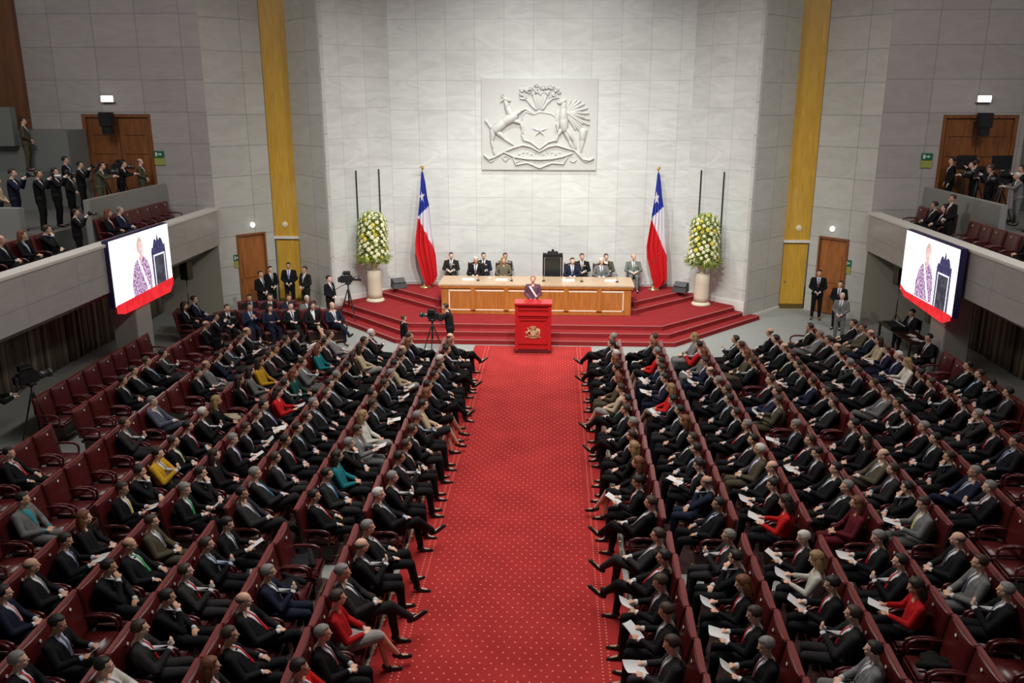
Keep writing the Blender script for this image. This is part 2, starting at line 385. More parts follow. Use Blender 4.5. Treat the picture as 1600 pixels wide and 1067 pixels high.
    # baseboards on the stage
    for s, nm in ((-1,'left'),(1,'right')):
        a = Vector((CX+s*5.4,32.1,0)); b = Vector((CX+s*7.3,30.1,0)); c = Vector((CX+s*8.95,31.9,0))
        for k,(p,q,z0_,z1_) in enumerate(((a,b,.02,.62),(b,c,.0,.10))):
            d = (q-p).normalized(); nn = Vector((d.y,-d.x,0))*(1 if s>0 else -1)
            m = MB(); P = [p+nn*.0,q+nn*.0,q+nn*.04,p+nn*.04]
            m.prism([(v.x,v.y) for v in P], z0_, z1_)
            struct(f'baseboard_{nm}_{k+1}', m, M_WHITE)
    struct('baseboard_back', MB().box(CX-5.38,CX+5.38,32.06,32.1,.7,.84), mat('grey_base',(.42,.42,.4),.5,noise=.03))
    for s, nm in ((-1,'left'),(1,'right')):
        for k,(ya,yb,xb) in enumerate(((7.4,12.35,7.3),(12.8,23.75,7.3),(12.8,25.4,8.7))):
            if k == 2: struct(f'floor_row_{nm}_{k+1}', MB().box(*sorted((CX+s*7.35,CX+s*xb)),ya,yb,0,.012), mat('maroon_bench_floor',(.045,.012,.014),.6,noise=.2,nscale=4))
            else: struct(f'floor_row_{nm}_{k+1}', MB().box(*sorted((CX+s*1.9,CX+s*xb)),ya,yb,0,.012), mat('maroon_bench_floor',(.045,.012,.014),.6,noise=.2,nscale=4))
    # carpet runner
    o = struct('floor_aisle_carpet', MB().box(-1.83,1.83,-10,16,-.0,.012), M_CARPET); o.location = (CX-.03, 10.3, 0.001)
    o.scale = (1,1,1)
hall()

def stage():
    t = thing('stage_platform', 'broad red carpeted stage with splayed flights of low steps', 'stage', (CX,0,0))
    def outline(xf, yf, xe, ye, back=True):
        # front straight, oblique sides, closing along the walls
        return [(-xf,yf),(xf,yf),(xe,ye)] + ([(7.2,30.0)] if xe > 7.2 else []) + [(5.35,32.0),(-5.35,32.0)] + ([(-7.2,30.0)] if xe > 7.2 else []) + [(-xe,ye)]
    steps = [(0,.15, outline(4.42,26.42,7.85,30.25)[:0] or [(-4.42,26.42),(4.42,26.42),(7.86,30.12),(7.6,30.35),(7.28,30.0),(5.35,32.0),(-5.35,32.0),(-7.28,30.0),(-7.6,30.35),(-7.86,30.12)]),
             (.15,.30,[(-4.28,26.85),(4.28,26.85),(7.22,29.95),(7.22,30.05),(5.35,32.0),(-5.35,32.0),(-7.22,30.05),(-7.22,29.95)]),
             (.30,.45,[(-4.12,27.28),(4.12,27.28),(6.95,30.1),(6.95,30.38),(5.35,32.0),(-5.35,32.0),(-6.95,30.38),(-6.95,30.1)]),
             (.45,.60,[(-3.4,28.9),(3.4,28.9),(5.9,31.4),(5.3,32.02),(-5.3,32.02),(-5.9,31.4)]),
             (.60,.75,[(-3.45,29.5),(3.45,29.5),(5.35,31.35),(5.3,32.03),(-5.3,32.03),(-5.35,31.35)])]
    for z0,z1,pl in steps:
        m = MB().prism(pl, z0, z1)
        p = part('step', m, M_RED, t)
        # nosing strip along the front edge
        m = MB()
        edge = [pl[-1], pl[0], pl[1], pl[2]] if z0 else [pl[-1], pl[0], pl[1], pl[2]]
        for a,b in zip(edge[:-1], edge[1:]):
            a = Vector((*a,0)); b = Vector((*b,0)); d = (b-a).normalized(); nn = Vector((d.y,-d.x,0))
            m.prism([((a+nn*.012).x,(a+nn*.012).y),((b+nn*.012).x,(b+nn*.012).y),((b-nn*.03).x,(b-nn*.03).y),((a-nn*.03).x,(a-nn*.03).y)], z1-.02, z1+.004)
        part('nosing', m, M_NOSE, p)
stage()

# ------------------------------------------------------------------ people
def V(*a): return Vector(a)
def skeleton(pose, m):
    """joints in metres; the figure looks along +y, feet on z=0; m mirrors left and right"""
    J = {}
    if pose.startswith('stand'):
        J['hip'] = V(0,0,.93); J['chest'] = V(0,-.02,1.28); J['neck'] = V(0,-.02,1.45); J['head'] = V(0,.0,1.60)
        for k,s in (('L',-1),('R',1)):
            J['h'+k] = V(.09*s,0,.90); J['k'+k] = V(.11*s,.02,.49); J['a'+k] = V(.12*s,-.02,.09); J['t'+k] = V(.14*s,.13,.035)
            J['s'+k] = V(.19*s,-.02,1.39); J['e'+k] = V(.25*s,-.04,1.11); J['w'+k] = V(.24*s,.08,.87); J['f'+k] = V(.23*s,.13,.80)
            J['n'+k] = V(0,.1,-1)
        if pose == 'stand_clasp':
            for k,s in (('L',-1),('R',1)): J['e'+k] = V(.25*s,.0,1.12); J['w'+k] = V(.07*s,.17,.98); J['f'+k] = V(-.02*s,.20,.93)
        if pose == 'stand_camera':
            for k,s in (('L',-1),('R',1)): J['e'+k] = V(.24*s,.16,1.20); J['w'+k] = V(.10*s,.30,1.46); J['f'+k] = V(.05*s,.36,1.53)
            J['head'] = V(0,.03,1.60)
        if pose == 'stand_reach':
            J['chest'] = V(0,.05,1.27); J['neck'] = V(0,.09,1.43); J['head'] = V(0,.15,1.57)
            for k,s in (('L',-1),('R',1)): J['s'+k] = V(.19*s,.07,1.37); J['e'+k] = V(.23*s,.26,1.20); J['w'+k] = V(.12*s,.48,1.24); J['f'+k] = V(.08*s,.56,1.25)
    else:
        rc = {'lean':-.06,'read':.04}.get(pose,0)
        J['hip'] = V(0,.0,.56); J['chest'] = V(0,-.09+rc,.86); J['neck'] = V(0,-.11+rc*1.5,1.03); J['head'] = V(0,-.055+rc*1.5,1.185)
        if pose == 'lean': J['chest'].z = .85; J['neck'].z = 1.01; J['head'].z = 1.165; J['hip'].y = .06
        for k,s in (('L',-1),('R',1)):
            J['h'+k] = V(.09*s,.0,.55); J['k'+k] = V(.11*s,.45,.53); J['a'+k] = V(.11*s,.49,.10); J['t'+k] = V(.13*s,.64,.035)
            J['s'+k] = V(.20*s,-.10+rc,.965); J['e'+k] = V(.275*s,.03,.71)
            J['w'+k] = V(.07*s,.25,.68); J['f'+k] = V(-.01*s,.31,.66)
        if pose == 'thigh':
            J['hip'].y = .07; J['chest'] = V(0,-.10,.84); J['neck'] = V(0,-.15,1.0); J['head'] = V(.01,-.10,1.16)
            for k,s in (('L',-1),('R',1)):
                J['k'+k] = V(.17*s,.50,.52); J['a'+k] = V(.15*s,.60,.10); J['t'+k] = V(.20*s,.74,.035)
                J['s'+k] = V(.20*s,-.13,.94); J['e'+k] = V(.29*s,.02,.69); J['w'+k] = V(.17*s,.24,.655); J['f'+k] = V(.14*s,.31,.64)
        if pose == 'clasp':
            for k,s in (('L',-1),('R',1)): J['e'+k] = V(.26*s,.10,.72); J['w'+k] = V(.05*s,.27,.88); J['f'+k] = V(.0*s,.30,.96)
        if pose == 'chin':
            J['eR'] = V(.20,.16,.76); J['wR'] = V(.05,.10,1.0); J['fR'] = V(.01,.06,1.075); J['head'] = V(0,-.03,1.17); J['wL'] = V(-.02,.26,.66); J['fL'] = V(.06,.28,.65)
        if pose == 'read':
            for k,s in (('L',-1),('R',1)): J['e'+k] = V(.25*s,.07,.73); J['w'+k] = V(.13*s,.31,.78); J['f'+k] = V(.10*s,.37,.80)
            J['head'] = V(0,-.0,1.175)
        if pose == 'lean':
            J['kR'] = V(.03,.47,.66); J['aR'] = V(-.13,.74,.36); J['tR'] = V(-.15,.90,.42)
            J['kL'] = V(-.09,.47,.53); J['aL'] = V(-.08,.52,.10); J['tL'] = V(-.08,.67,.035)
            J['wL'] = V(-.04,.27,.70); J['fL'] = V(.03,.31,.69); J['wR'] = V(.10,.28,.75); J['fR'] = V(.03,.33,.745)
        if pose == 'skirt':
            J['kR'] = V(.06,.46,.62); J['aR'] = V(-.10,.66,.22); J['tR'] = V(-.13,.80,.15)
            J['kL'] = V(-.06,.46,.53); J['aL'] = V(-.04,.52,.10); J['tL'] = V(-.04,.66,.04)
    if m:
        K = {}
        for k,v in J.items():
            v = V(-v.x, v.y, v.z)
            if k[-1] == 'L' and len(k)==2: k = k[0]+'R'
            elif k[-1] == 'R' and len(k)==2: k = k[0]+'L'
            K[k] = v
        J = K
    return J

def hand(mb, w, f, s, closed):
    """palm from the wrist towards f, five separate fingers; s is -1 left, +1 right"""
    d = (f-w).normalized(); up = V(0,0,1)
    if abs(d.z) > .8: up = V(0,1,0)
    side = d.cross(up).normalized(); nrm = side.cross(d).normalized()
    c = w + d*.045
    M = Matrix((side, d, nrm)).transposed()
    mb.ell(c, (.040,.050,.018), M, 12, 8)
    for i,(o,L) in enumerate(((-.029,.060),(-.010,.072),(.010,.068),(.028,.054))):
        o *= -s
        b = w + d*.078 + side*o
        k1 = b + (d*math.cos(closed*.8) - nrm*math.sin(closed*.8))*L*.5
        k2 = k1 + (d*math.cos(closed*1.8) - nrm*math.sin(closed*1.8))*L*.5
        mb.tube([b-d*.02, k1, k2], [.0105,.0095,.0082], 8)
    tb = w + d*.025 - side*.030*(-s)*(-1 if False else 1)
    t1 = tb + (d*.6 - side*(-s)*.7).normalized()*.032; t2 = t1 + (d*.95 - nrm*.3).normalized()*.026
    mb.tube([tb, t1, t2], [.013,.0112,.0095], 8)

def body_mesh(J, yaw, female, pitch=0.):
    mb = MB(); k = .88 if female else 1.
    mb.cap(J['hip'],.115*k, J['chest'],.112*k, 16); mb.cap(J['chest'],.112*k, J['neck']-V(0,0,.07),.085*k, 16)
    mb.cap(J['hL'],.085,J['hR'],.085)
    mb.cap(J['neck']-V(0,0,.04),.054*k, J['head']-V(0,.005,.05),.050*k, 14)
    mb.cap(J['sL'],.05*k,J['sR'],.05*k)
    for q,s in (('L',-1),('R',1)):
        mb.cap(J['h'+q],.080, J['k'+q],.055); mb.cap(J['k'+q],.053, J['k'+q].lerp(J['a'+q],.35)-V(0,.012,0),.052); mb.cap(J['k'+q].lerp(J['a'+q],.35)-V(0,.012,0),.052, J['a'+q],.034)
        mb.cap(J['a'+q]-V(0,.0,.035),.034, J['t'+q],.026)
        mb.cap(J['s'+q],.050*k, J['e'+q],.038*k); mb.cap(J['e'+q],.037*k, J['w'+q],.026*k)
        hand(mb, J['w'+q], J['f'+q], s, .55)
    # head with face, turned by yaw
    H = J['head']; Rm = Matrix.Rotation(yaw,3,'Z') @ Matrix.Rotation(pitch,3,'X')
    def E(c, r, rot=None): mb.ell(H + Rm @ Vector(c), r, Rm if rot is None else Rm @ rot, 16, 12)
    E((0,-.012,.035),(.075,.095,.080)); E((0,.012,-.035),(.058,.074,.062)); E((0,.058,-.083),(.026,.024,.020))
    E((0,.040,-.055),(.045,.042,.040)); E((0,.070,.020),(.050,.022,.016)); E((0,.098,-.018),(.012,.022,.016)); E((0,.086,.004),(.009,.016,.024))
    E((0,.086,-.052),(.022,.012,.0075)); E((0,.082,-.064),(.020,.011,.007))
    for s in (-1,1): E((.036*s,.062,-.022),(.022,.022,.020)); E((.076*s,-.008,-.006),(.010,.020,.031))
    me = remeshed(mb, .0085, 'person_body', 2, .5)
    # eyes joined to the body as dark lids
    bm = bmesh.new(); bm.from_mesh(me); n0 = len(bm.faces)
    e = MB(); e.bm.free(); e.bm = bm; e.mi = 1
    for s in (-1,1):
        e.ell(H + Rm @ V(.031*s,.0815,.003), (.014,.008,.0075), Rm, 10, 6)
    bm.to_mesh(me); bm.free(); me.materials.clear(); me.materials.append(M_SKIN); me.materials.append(M_EYE)
    for p in me.polygons: p.use_smooth = True
    return me

def hair_mesh(J, yaw, kind, pitch=0.):
    H = J['head']; Rm = Matrix.Rotation(yaw,3,'Z') @ Matrix.Rotation(pitch,3,'X'); mb = MB()
    c = V(0,-.015,.037)
    def f(d):
        a = math.atan2(d.y, math.hypot(d.x, 1e-6)); front = d.y
        if kind == 'x':          # only a ring round the back and sides
            ring = -.55 < d.z < .25 and front < .25
            return 1.03 if ring else .80
        line = .42 if kind != 'l' else .50
        hid = (front > .05 and d.z < line*front*1.15+.02 and abs(d.x) < .93) or (d.z < -.52 and kind in 'kngw') or (front > .35 and d.z < .48)
        return .80 if hid else (1.0 + .03*math.sin(d.x*23)*math.sin(d.y*19+d.z*11))
    rr = {'x':(.081,.101,.086),'l':(.096,.112,.100)}.get(kind,(.086,.107,.094))
    mb.ell(H + Rm @ c, rr, Rm, 28, 20, f)
    if kind == 'l':              # hair falling to the shoulders
        for s in (-1,0,1):
            mb.tube([H+Rm@V(.055*s,-.045 if s else -.075,.01), H+Rm@V(.070*s,-.055 if s else -.085,-.09), H+Rm@V(.075*s,-.06 if s else -.09,-.185)], [.050,.050,.026], 12)
    return mb.mesh('hair', M_HAIR, True)

def jacket_mesh(J, female, pose):
    mb = MB(); k = .87 if female else 1.
    hb = J['hip']; drop = V(0,0,.10) if pose.startswith('stand') else V(0,-.01,.02)
    mb.cap(hb-drop,.145*k, J['chest'],.142*k, 16); mb.cap(J['chest'],.140*k, J['neck']-V(0,0,.075),.085*k, 16)
    side = (J['sR']-J['sL'])*.16
    mb.cap(hb-side-drop,.105*k, J['chest']-side*1.4,.108*k); mb.cap(hb+side-drop,.105*k, J['chest']+side*1.4,.108*k)
    mb.cap(J['chest']-side*1.4,.105*k, J['sL'],.066*k); mb.cap(J['chest']+side*1.4,.105*k, J['sR'],.066*k)
    mb.cap(J['sL'],.064*k, J['neck']-V(0,.0,.045),.056*k); mb.cap(J['sR'],.064*k, J['neck']-V(0,.0,.045),.056*k)
    for q in 'LR':
        mb.cap(J['s'+q],.066*k, J['e'+q],.055*k); mb.cap(J['e'+q],.056*k, J['e'+q].lerp(J['w'+q],.88),.043*k)
        # folds at the elbow
        mb.ell(J['e'+q],(.060*k,.058*k,.056*k),None,12,8)
    return remeshed(mb, .013, 'jacket', 3, .6)

def legs_mesh(J, pose):
    mb = MB()
    if pose == 'skirt':
        mb.cap(J['hL'],.125,J['hR'],.125); kn = J['kL'].lerp(J['kR'],.5)
        mb.cap(J['hL'],.115,J['hL'].lerp(J['kL'],.93),.082); mb.cap(J['hR'],.115,J['hR'].lerp(J['kR'],.93),.082)
        mb.cap(J['hip']-V(0,0,.01),.12, J['hip'].lerp(kn,.88),.09)
        return remeshed(mb,.013,'skirt',3,.6)
    mb.cap(J['hL'],.112,J['hR'],.112)
    for q in 'LR':
        mb.cap(J['h'+q],.100, J['k'+q],.072); mb.cap(J['k'+q],.071, J['k'+q].lerp(J['a'+q],.5)-V(0,.008,0),.062); mb.cap(J['k'+q].lerp(J['a'+q],.5)-V(0,.008,0),.062, J['k'+q].lerp(J['a'+q],.93),.052)
    return remeshed(mb,.013,'trousers',3,.6)

def shoe_mesh(J, q):
    a = J['a'+q]; t = J['t'+q]; d = (t-a); d.normalize(); mb = MB()
    mb.cap(a+V(0,0,-.03)-d*.03,.042, a-V(0,0,.035)+d*.06,.040); mb.cap(a-V(0,0,.035)+d*.06,.040, t+d*.035,.031)
    return mb.mesh('shoe', M_SHOE, True)

def front_patch(bvh, J, wid, L, off, top=.0, name='shirt', m=None):
    """cloth seen in the opening of the jacket: laid on its front surface, with a real thickness"""
    bm = bmesh.new(); n0 = J['neck']; hp = J['hip']; nu, nv = 8, 12; rows = []
    ax = (J['chest']-n0).normalized()
    for j in range(nv+1):
        t = j/nv; w = wid(t); row = []
        for i in range(nu+1):
            x = (i/nu*2-1)*w
            p = n0 + ax*(top + t*L); p = V(p.x+x, .7, p.z)
            hit, nn, _, _ = bvh.ray_cast(p, V(0,-1,0))
            if hit is None: hit = V(p.x, n0.y+.05, p.z); nn = V(0,1,0)
            row.append((hit, nn))
        rows.append(row)
    fr = [[bm.verts.new(h+V(0,1,.15).normalized()*off) for h,_ in r] for r in rows]
    bk = [[bm.verts.new(h-V(0,1,0)*.012) for h,_ in r] for r in rows]
    for j in range(nv):
        for i in range(nu):
            bm.faces.new((fr[j][i],fr[j][i+1],fr[j+1][i+1],fr[j+1][i])); bm.faces.new((bk[j][i],bk[j+1][i],bk[j+1][i+1],bk[j][i+1]))
    for j in range(nv):
        bm.faces.new((fr[j][0],fr[j+1][0],bk[j+1][0],bk[j][0])); bm.faces.new((fr[j][nu],bk[j][nu],bk[j+1][nu],fr[j+1][nu]))
    for i in range(nu):
        bm.faces.new((fr[0][i],bk[0][i],bk[0][i+1],fr[0][i+1])); bm.faces.new((fr[nv][i],fr[nv][i+1],bk[nv][i+1],bk[nv][i]))
    bmesh.ops.remove_doubles(bm, verts=bm.verts, dist=1e-5)
    bmesh.ops.recalc_face_normals(bm, faces=bm.faces)
    me = bpy.data.meshes.new(name); bm.to_mesh(me); bm.free(); me.materials.append(m)
    for p in me.polygons: p.use_smooth = True
    return me

LIB = {}
def kit(pose, mirror, female, hairkind):
    key = (pose, mirror, female)
    yaw = {'thigh':.05,'rest':.30,'lean':.10,'clasp':.35,'chin':.45,'read':.12,'skirt':.30}.get(pose,0.)
    if mirror: yaw = -yaw       # towards the stage for the benches on the right
    pitch = {'read':-.30,'chin':-.12,'stand_camera':-.05}.get(pose,-.04)
    if key not in LIB:
        J = skeleton(pose, mirror); d = {'J':J}
        d['body'] = body_mesh(J, yaw, female, pitch)
        d['jacket'] = jacket_mesh(J, female, pose); d['jacket'].materials.clear(); d['jacket'].materials.append(M_SUIT)
        d['legs'] = legs_mesh(J, pose); d['legs'].materials.clear(); d['legs'].materials.append(M_SUIT)
        for q in 'LR': d['shoe'+q] = shoe_mesh(J, q)
        bvh = BVHTree.FromPolygons([v.co[:] for v in d['jacket'].vertices], [p.vertices[:] for p in d['jacket'].polygons])
        d['shirt'] = front_patch(bvh, J, lambda t: .072*(1-t)**.8+.004, .32, .006, -.02, 'shirt', M_SHIRT)
        d['tie'] = front_patch(bvh, J, lambda t: .014+.015*min(1,t*1.3) if t > .08 else .018, .30, .013, .015, 'necktie', M_TIE)
        cb = MB(); n0 = J['neck']
        cb.cap(n0-V(0,.0,.045),.066 if not female else .058, n0-V(0,-.005,.012),.057 if not female else .050, 16, 2)
        d['collar'] = cb.mesh('shirt_collar', M_SHIRT, True)
        for q in 'LR':
            a = J['e'+q].lerp(J['w'+q],.80); b = J['w'+q].lerp(J['e'+q],-.06); u = MB(); u.cyl(a,b,.038,.036,14); d['cuff'+q] = u.mesh('shirt_cuff', M_SHIRT, True)
        LIB[key] = d
    d = LIB[key]
    if ('hair', hairkind) not in d: d[('hair',hairkind)] = hair_mesh(d['J'], yaw, hairkind, pitch)
    return d

SUITC = {'b':(.009,.009,.010),'c':(.026,.025,.026),'g':(.16,.16,.16),'n':(.014,.018,.038),'w':(.62,.60,.54),'r':(.50,.012,.014),'t':(.012,.16,.18),
         'y':(.48,.27,.015),'o':(.10,.085,.055),'G':(.015,.07,.065),'e':(.52,.43,.29),'B':(.075,.08,.115),'m':(.12,.012,.02),'u':(.05,.055,.12),'O':(.075,.075,.045),'S':(.17,.19,.18)}
SUITN = {'b':'black','c':'charcoal','g':'grey','n':'navy','w':'cream','r':'red','t':'teal','y':'mustard','o':'brown','G':'dark green','e':'beige','B':'grey-blue','m':'maroon','u':'dark blue','O':'olive','S':'grey-green'}
HAIRC = {'k':(.012,.009,.008),'n':(.045,.026,.016),'g':(.22,.21,.20),'w':(.62,.60,.56),'x':(.10,.08,.07),'f':(.30,.19,.08),'l':(.025,.014,.010),'a':(.16,.055,.02)}
HAIRN = {'k':'black-haired','n':'brown-haired','g':'grey-haired','w':'white-haired','x':'bald','f':'fair-haired','l':'long dark-haired','a':'auburn-haired'}
TIEC = {'r':(.45,.01,.02),'u':(.03,.16,.32),'y':(.60,.52,.18),'p':(.62,.28,.34),'v':(.20,.15,.42),'g':(.03,.32,.10),'h':(.10,.10,.12),'t':(.02,.25,.30),'G':(.1,.22,.07)}
TIEN = {'r':'red tie','u':'blue tie','y':'yellow tie','p':'pink tie','v':'violet tie','g':'green tie','w':'white shirt','-':'dark top','h':'dark tie','k':'dark tie','s':'bare legs','t':'teal shirt','G':'green tie'}
SKINS = [(.72,.43,.30),(.64,.37,.25),(.78,.50,.37),(.55,.31,.20),(.74,.44,.32)]
POSES = {'h':'rest','x':'lean','c':'chin','p':'read','s':'skirt','f':'clasp'}
def make_person(code, loc, rz, mirror, label, group, scale=1., pose=None, cat='person', hk_=None):
    sc_, hr, ti, ps = code
    female = hr in 'laf' or ps == 's'
    if pose is None:
        pose = POSES[ps]
        if ps == 'h' and not female:
            q = random.random(); pose = 'rest' if q < .38 else 'thigh' if q < .62 else 'lean' if q < .88 else 'clasp'
    hk = 'l' if hr in 'laf' else ('x' if hr == 'x' else 'k')
    hk = hk_ or hk
    d = kit(pose, mirror, female, hk)
    root = link('person', d['body'], None, loc, rz); tag(root, label, cat, group)
    root.scale = (scale,)*3
    sk = random.choice(SKINS); root.color = (*sk,1)
    def ch(name, me, col):
        o = link(name, me, root); o.color = (*[min(1,max(0,c)) for c in col],1); return o
    jit = random.uniform(.8,1.25)
    ch('hair', d[('hair',hk)], HAIRC[hr])
    jc = tuple(c*jit for c in SUITC[sc_]); ch('jacket' if not female else 'blouse', d['jacket'], jc)
    if ps == 's' : ch('skirt', d['legs'], jc if sc_ not in 'wrte' else random.choice([(.3,.29,.27),(.02,.02,.025),(.25,.2,.17)]))
    else: ch('trousers', d['legs'], jc if sc_ not in 'wrtyeG' else (.015,.015,.018))
    for q in 'LR': o = ch('shoe', d['shoe'+q], (.01,.01,.01))
    if ti != '-' or not female:
        shirt = (.72,.73,.75) if ti in 'wrhyvgGp-k' else {'u':(.60,.66,.75),'t':(.02,.25,.30)}.get(ti,(.7,.7,.72))
        if ti == 'w' and random.random() < .25: shirt = (.45,.53,.68)
        ch('shirt', d['shirt'], shirt); ch('shirt_collar', d['collar'], shirt)
        if not female:
            for q in 'LR': ch('shirt_cuff', d['cuff'+q], shirt)
        if ti in TIEC and ti != 't': ch('necktie', d['tie'], TIEC[ti])
        elif ti in 'wk-' and not female: ch('necktie', d['tie'], random.choice([(.02,.02,.03),(.05,.05,.09),(.10,.11,.16),(.16,.05,.06),(.07,.07,.08),(.2,.2,.22)]))
    return root

# paper held by readers
def paper_mesh():
    mb = MB(); n = 6; vs = []
    for k,off in enumerate((0,.0015)):
        for j in range(n+1):
            for i in range(n+1):
                x = (i/n-.5)*.21; y = (j/n-.5)*.29; vs.append(V(x, y, off + .5*x*x*4 - .12*abs(y)**1.5))
    m = (n+1)
    fs = []
    for j in range(n):
        for i in range(n):
            fs.append((j*m+i,j*m+i+1,(j+1)*m+i+1,(j+1)*m+i)); a = m*m; fs.append((a+j*m+i,a+(j+1)*m+i,a+(j+1)*m+i+1,a+j*m+i+1))
    mb.faces(vs, fs); return mb.mesh('paper', M_PAPER)
PAPER = paper_mesh()
def held_paper(root, label, group='papers held by the audience', ofs=(0,.42,.80), tilt=.5):
    o = link('paper_sheet', PAPER); M = Matrix.Translation(root.location) @ Matrix.Rotation(root.rotation_euler.z,4,'Z') @ Matrix.Scale(root.scale.x,4) @ Matrix.Translation(ofs) @ Matrix.Rotation(tilt,4,'X') @ Matrix.Rotation(random.uniform(-.5,.5),4,'Z')
    o.matrix_world = M @ Matrix.Rotation(random.uniform(-.25,.3),4,'X')
    return tag(o, label, 'paper', group)

# ------------------------------------------------------------------ armchairs
def chair_parts():
    P = {}
    # upholstered back: upright slightly reclined slab with a rounded top
    mb = MB(); n = 8; W = .350
    prof = []
    for i in range(n+1):
        t = i/n; z = .42+.585*t; y = -.20-.11*t
        prof.append((y,z))
    vs = []; nx = 6
    rings = []
    for (y,z),t in zip(prof, [i/n for i in range(n+1)]):
        w = W
        ring = []
        for i in range(nx+1):
            x = -w + 2*w*i/nx; ring.append(V(x, y + .05 - .035*(x/w)**2*1.0, z))
        for i in range(nx+1):
            x = w - 2*w*i/nx; ring.append(V(x, y - .04, z))
        rings.append(ring)
    top = [V(p.x, (p.y-prof[-1][0])*.9+prof[-1][0]-.002, prof[-1][1]+.012) for p in rings[-1]]
    rings.append(top); m = len(rings[0])
    for r in rings: vs += r
    fs = [(i*m+j, i*m+(j+1)%m, (i+1)*m+(j+1)%m, (i+1)*m+j) for i in range(len(rings)-1) for j in range(m)]
    fs += [tuple(range(m))[::-1], tuple(range((len(rings)-1)*m, len(rings)*m))]
    mb.faces(vs, fs); P['backrest'] = mb.mesh('backrest', M_LEATHER, True)
    P['top_rail'] = MB().box(-.352,.352,-.368,-.292,1.010,1.038).mesh('top_rail', mat('rail_leather',(.19,.034,.032),.35,noise=.25,nscale=5,coat=.3), False, .012)
    mb = MB().box(-.27,.27,-.22,.28,.34,.45); P['seat'] = mb.mesh('seat', M_LEATHER, True, .03)
    P['base'] = MB().box(-.24,.24,-.20,.22,.02,.30).box(-.29,.29,-.24,.26,.29,.34).mesh('base', M_CHAIRDARK)
    for s in (-1,1):
        mb = MB(); x = .32*s
        pts = [(x,-.22,.63),(x,-.05,.64),(x,.10,.63),(x,.18,.59),(x,.20,.52),(x,.18,.38)]
        mb.tube([V(*p) for p in pts], [.024,.027,.028,.026,.022,.02], 10)
        P[f'arm{s}'] = mb.mesh('armrest', M_LEATHER, True)
    P['rail'] = MB().cap(V(-.2,.30,.12),.008,V(.2,.30,.12),.008).cap(V(-.2,.23,.12),.007,V(-.2,.30,.12),.007).cap(V(.2,.23,.12),.007,V(.2,.30,.12),.007).mesh('rail', M_BRASS, True)
    q = MB(); q.prism([(-.027,0),(0,-.027),(.027,0),(0,.027)], 0, .006); P['plate'] = q.mesh('number_plate', M_PLATE)
    return P
CP = chair_parts()
def make_chair(loc, rz, label, group, name='armchair'):
    r = thing(name, label, 'chair', loc, rz, group)
    link('base', CP['base'], r); link('seat', CP['seat'], r); b = link('backrest', CP['backrest'], r)
    link('armrest', CP['arm-1'], r); link('armrest', CP['arm1'], r); link('rail', CP['rail'], r); link('top_rail', CP['top_rail'], b)
    p = link('number_plate', CP['plate'], b); p.location = (0,-.232,.945); p.rotation_euler = (R(-80),0,0)
    return r

# ------------------------------------------------------------------ the benches: one letter code per seat, near end first
SLOT = [8.5+.695*i for i in range(6)]+[13.1+.719*i for i in range(18)]
SLOT_FAR = [8.9+.72*i for i in range(6)]+[13.1+.719*i for i in range(18)]
RX = [2.17,3.31,4.48,5.6,6.68,8.0,9.45,10.75]
ROWS = {
(-1,0):"rk-h bgwh rn-s cgwx bxwf bg-h bwwx bgpf bkwf bnwh bnwh bgwh ek-s ba-s bkwh bkwh bnwh bwwx bkph ba-h bxwx",
(-1,1):"caph bnrh bxrh ngwh . . bkrh ckuh tl-h bgwc gn-p wf-s bnwp bkwh bnwp bgwp es-s bkwp bxwh bavh bnwh",
(-1,2):"wk-h cnrf bkwc cnrf bnwf bkwp ckwx cguh cnwh bkrh bkwh bnwh bgwh bnwh ckwx bgwh bk-h bl-h el-s bkwh bwrh",
(-1,3):"bgrh bkwp . bk-c bxgh on-h bggp bkwc bl-h bgvp bnwp bnwp bkvh rl-p bkwh Ga-h gnwf . ta-s bkph gnwh",
(-1,4):"_ . nkph bx-h bkwp ba-h bnyp bkrc yk-h bnyh bkrh bwwh bf-h . blrh gl-h yl-h cnrh bnwh bnwh bkwp",
(-1,5):"_ _ _ _ . gkt- . . . . cnwh . Bgwx . . bkwp gxwh nkwf ckwh bnwp bxwh . _ _",
(-1,6):"_ _ _ _ _ _ . . bkrh . . _ . . bkwh bkwh bnux ckwh . . . bxwh . _",
(-1,7):"_ _ _ _ _ _ _ _ _ _ _ _ _ . . . . . . . . _ _ _",
(1,0):". cnwp bn-p bnwp bkrx cnwx bnwh bkrp ba-s bf-h bnwh bgwh bnwh bkgx en-s oa-h bkwh ba-h bwwh bnwh bgwx",
(1,1):". bgwp bnrp barp bk-c cgrf bkwh nx-c bkrp bkwh bn-h bawh ck-h bkwp rf-s nkpp bnwp nn-h rg-s ba-h bnwx",
(1,2):". gkwh cnrf bkrp wf-p bwrp rl-p bkrp bxwx owvh bkwh bgrh bnwh bkwh bnwh bgwh bx-p nnwp ga-h rk-h gf-h",
(1,3):". . . rl-p bkrf bgrp ma-h bgwh bkwh bkwp bnrh bgwp . onwp nnwh bnrh . bnwh oa-h bnwh bn-f",
(1,4):"_ . . bgwh gnwh bxwh gnyp bk-c cnwh oxwx bl-h bkwh . cnwh bn-h nnwh bnwp bkwh bnyh bxwh bk-h bx-h",
(1,5):"_ _ _ _ _ . . bgwh ngwh bnwc bkwh bgrh bk-h bkrh gkwx bnwh bnwp cg-c bkwh cxwx bn-h ggwh bnyh .",
(1,6):"_ _ _ _ _ _ _ _ . . bkwh bkrh cg-c bkwh bkwh bnrp bkwp wf-p nwvh nnpp el-h nx-h on-h bkwh",
(1,7):"_ _ _ _ _ _ _ _ _ _ _ _ . . ckwh bkwc bnuh bkwh . . _ _ _ _",
}
ORD = ['first','second','third','fourth','fifth','sixth','seventh','eighth']
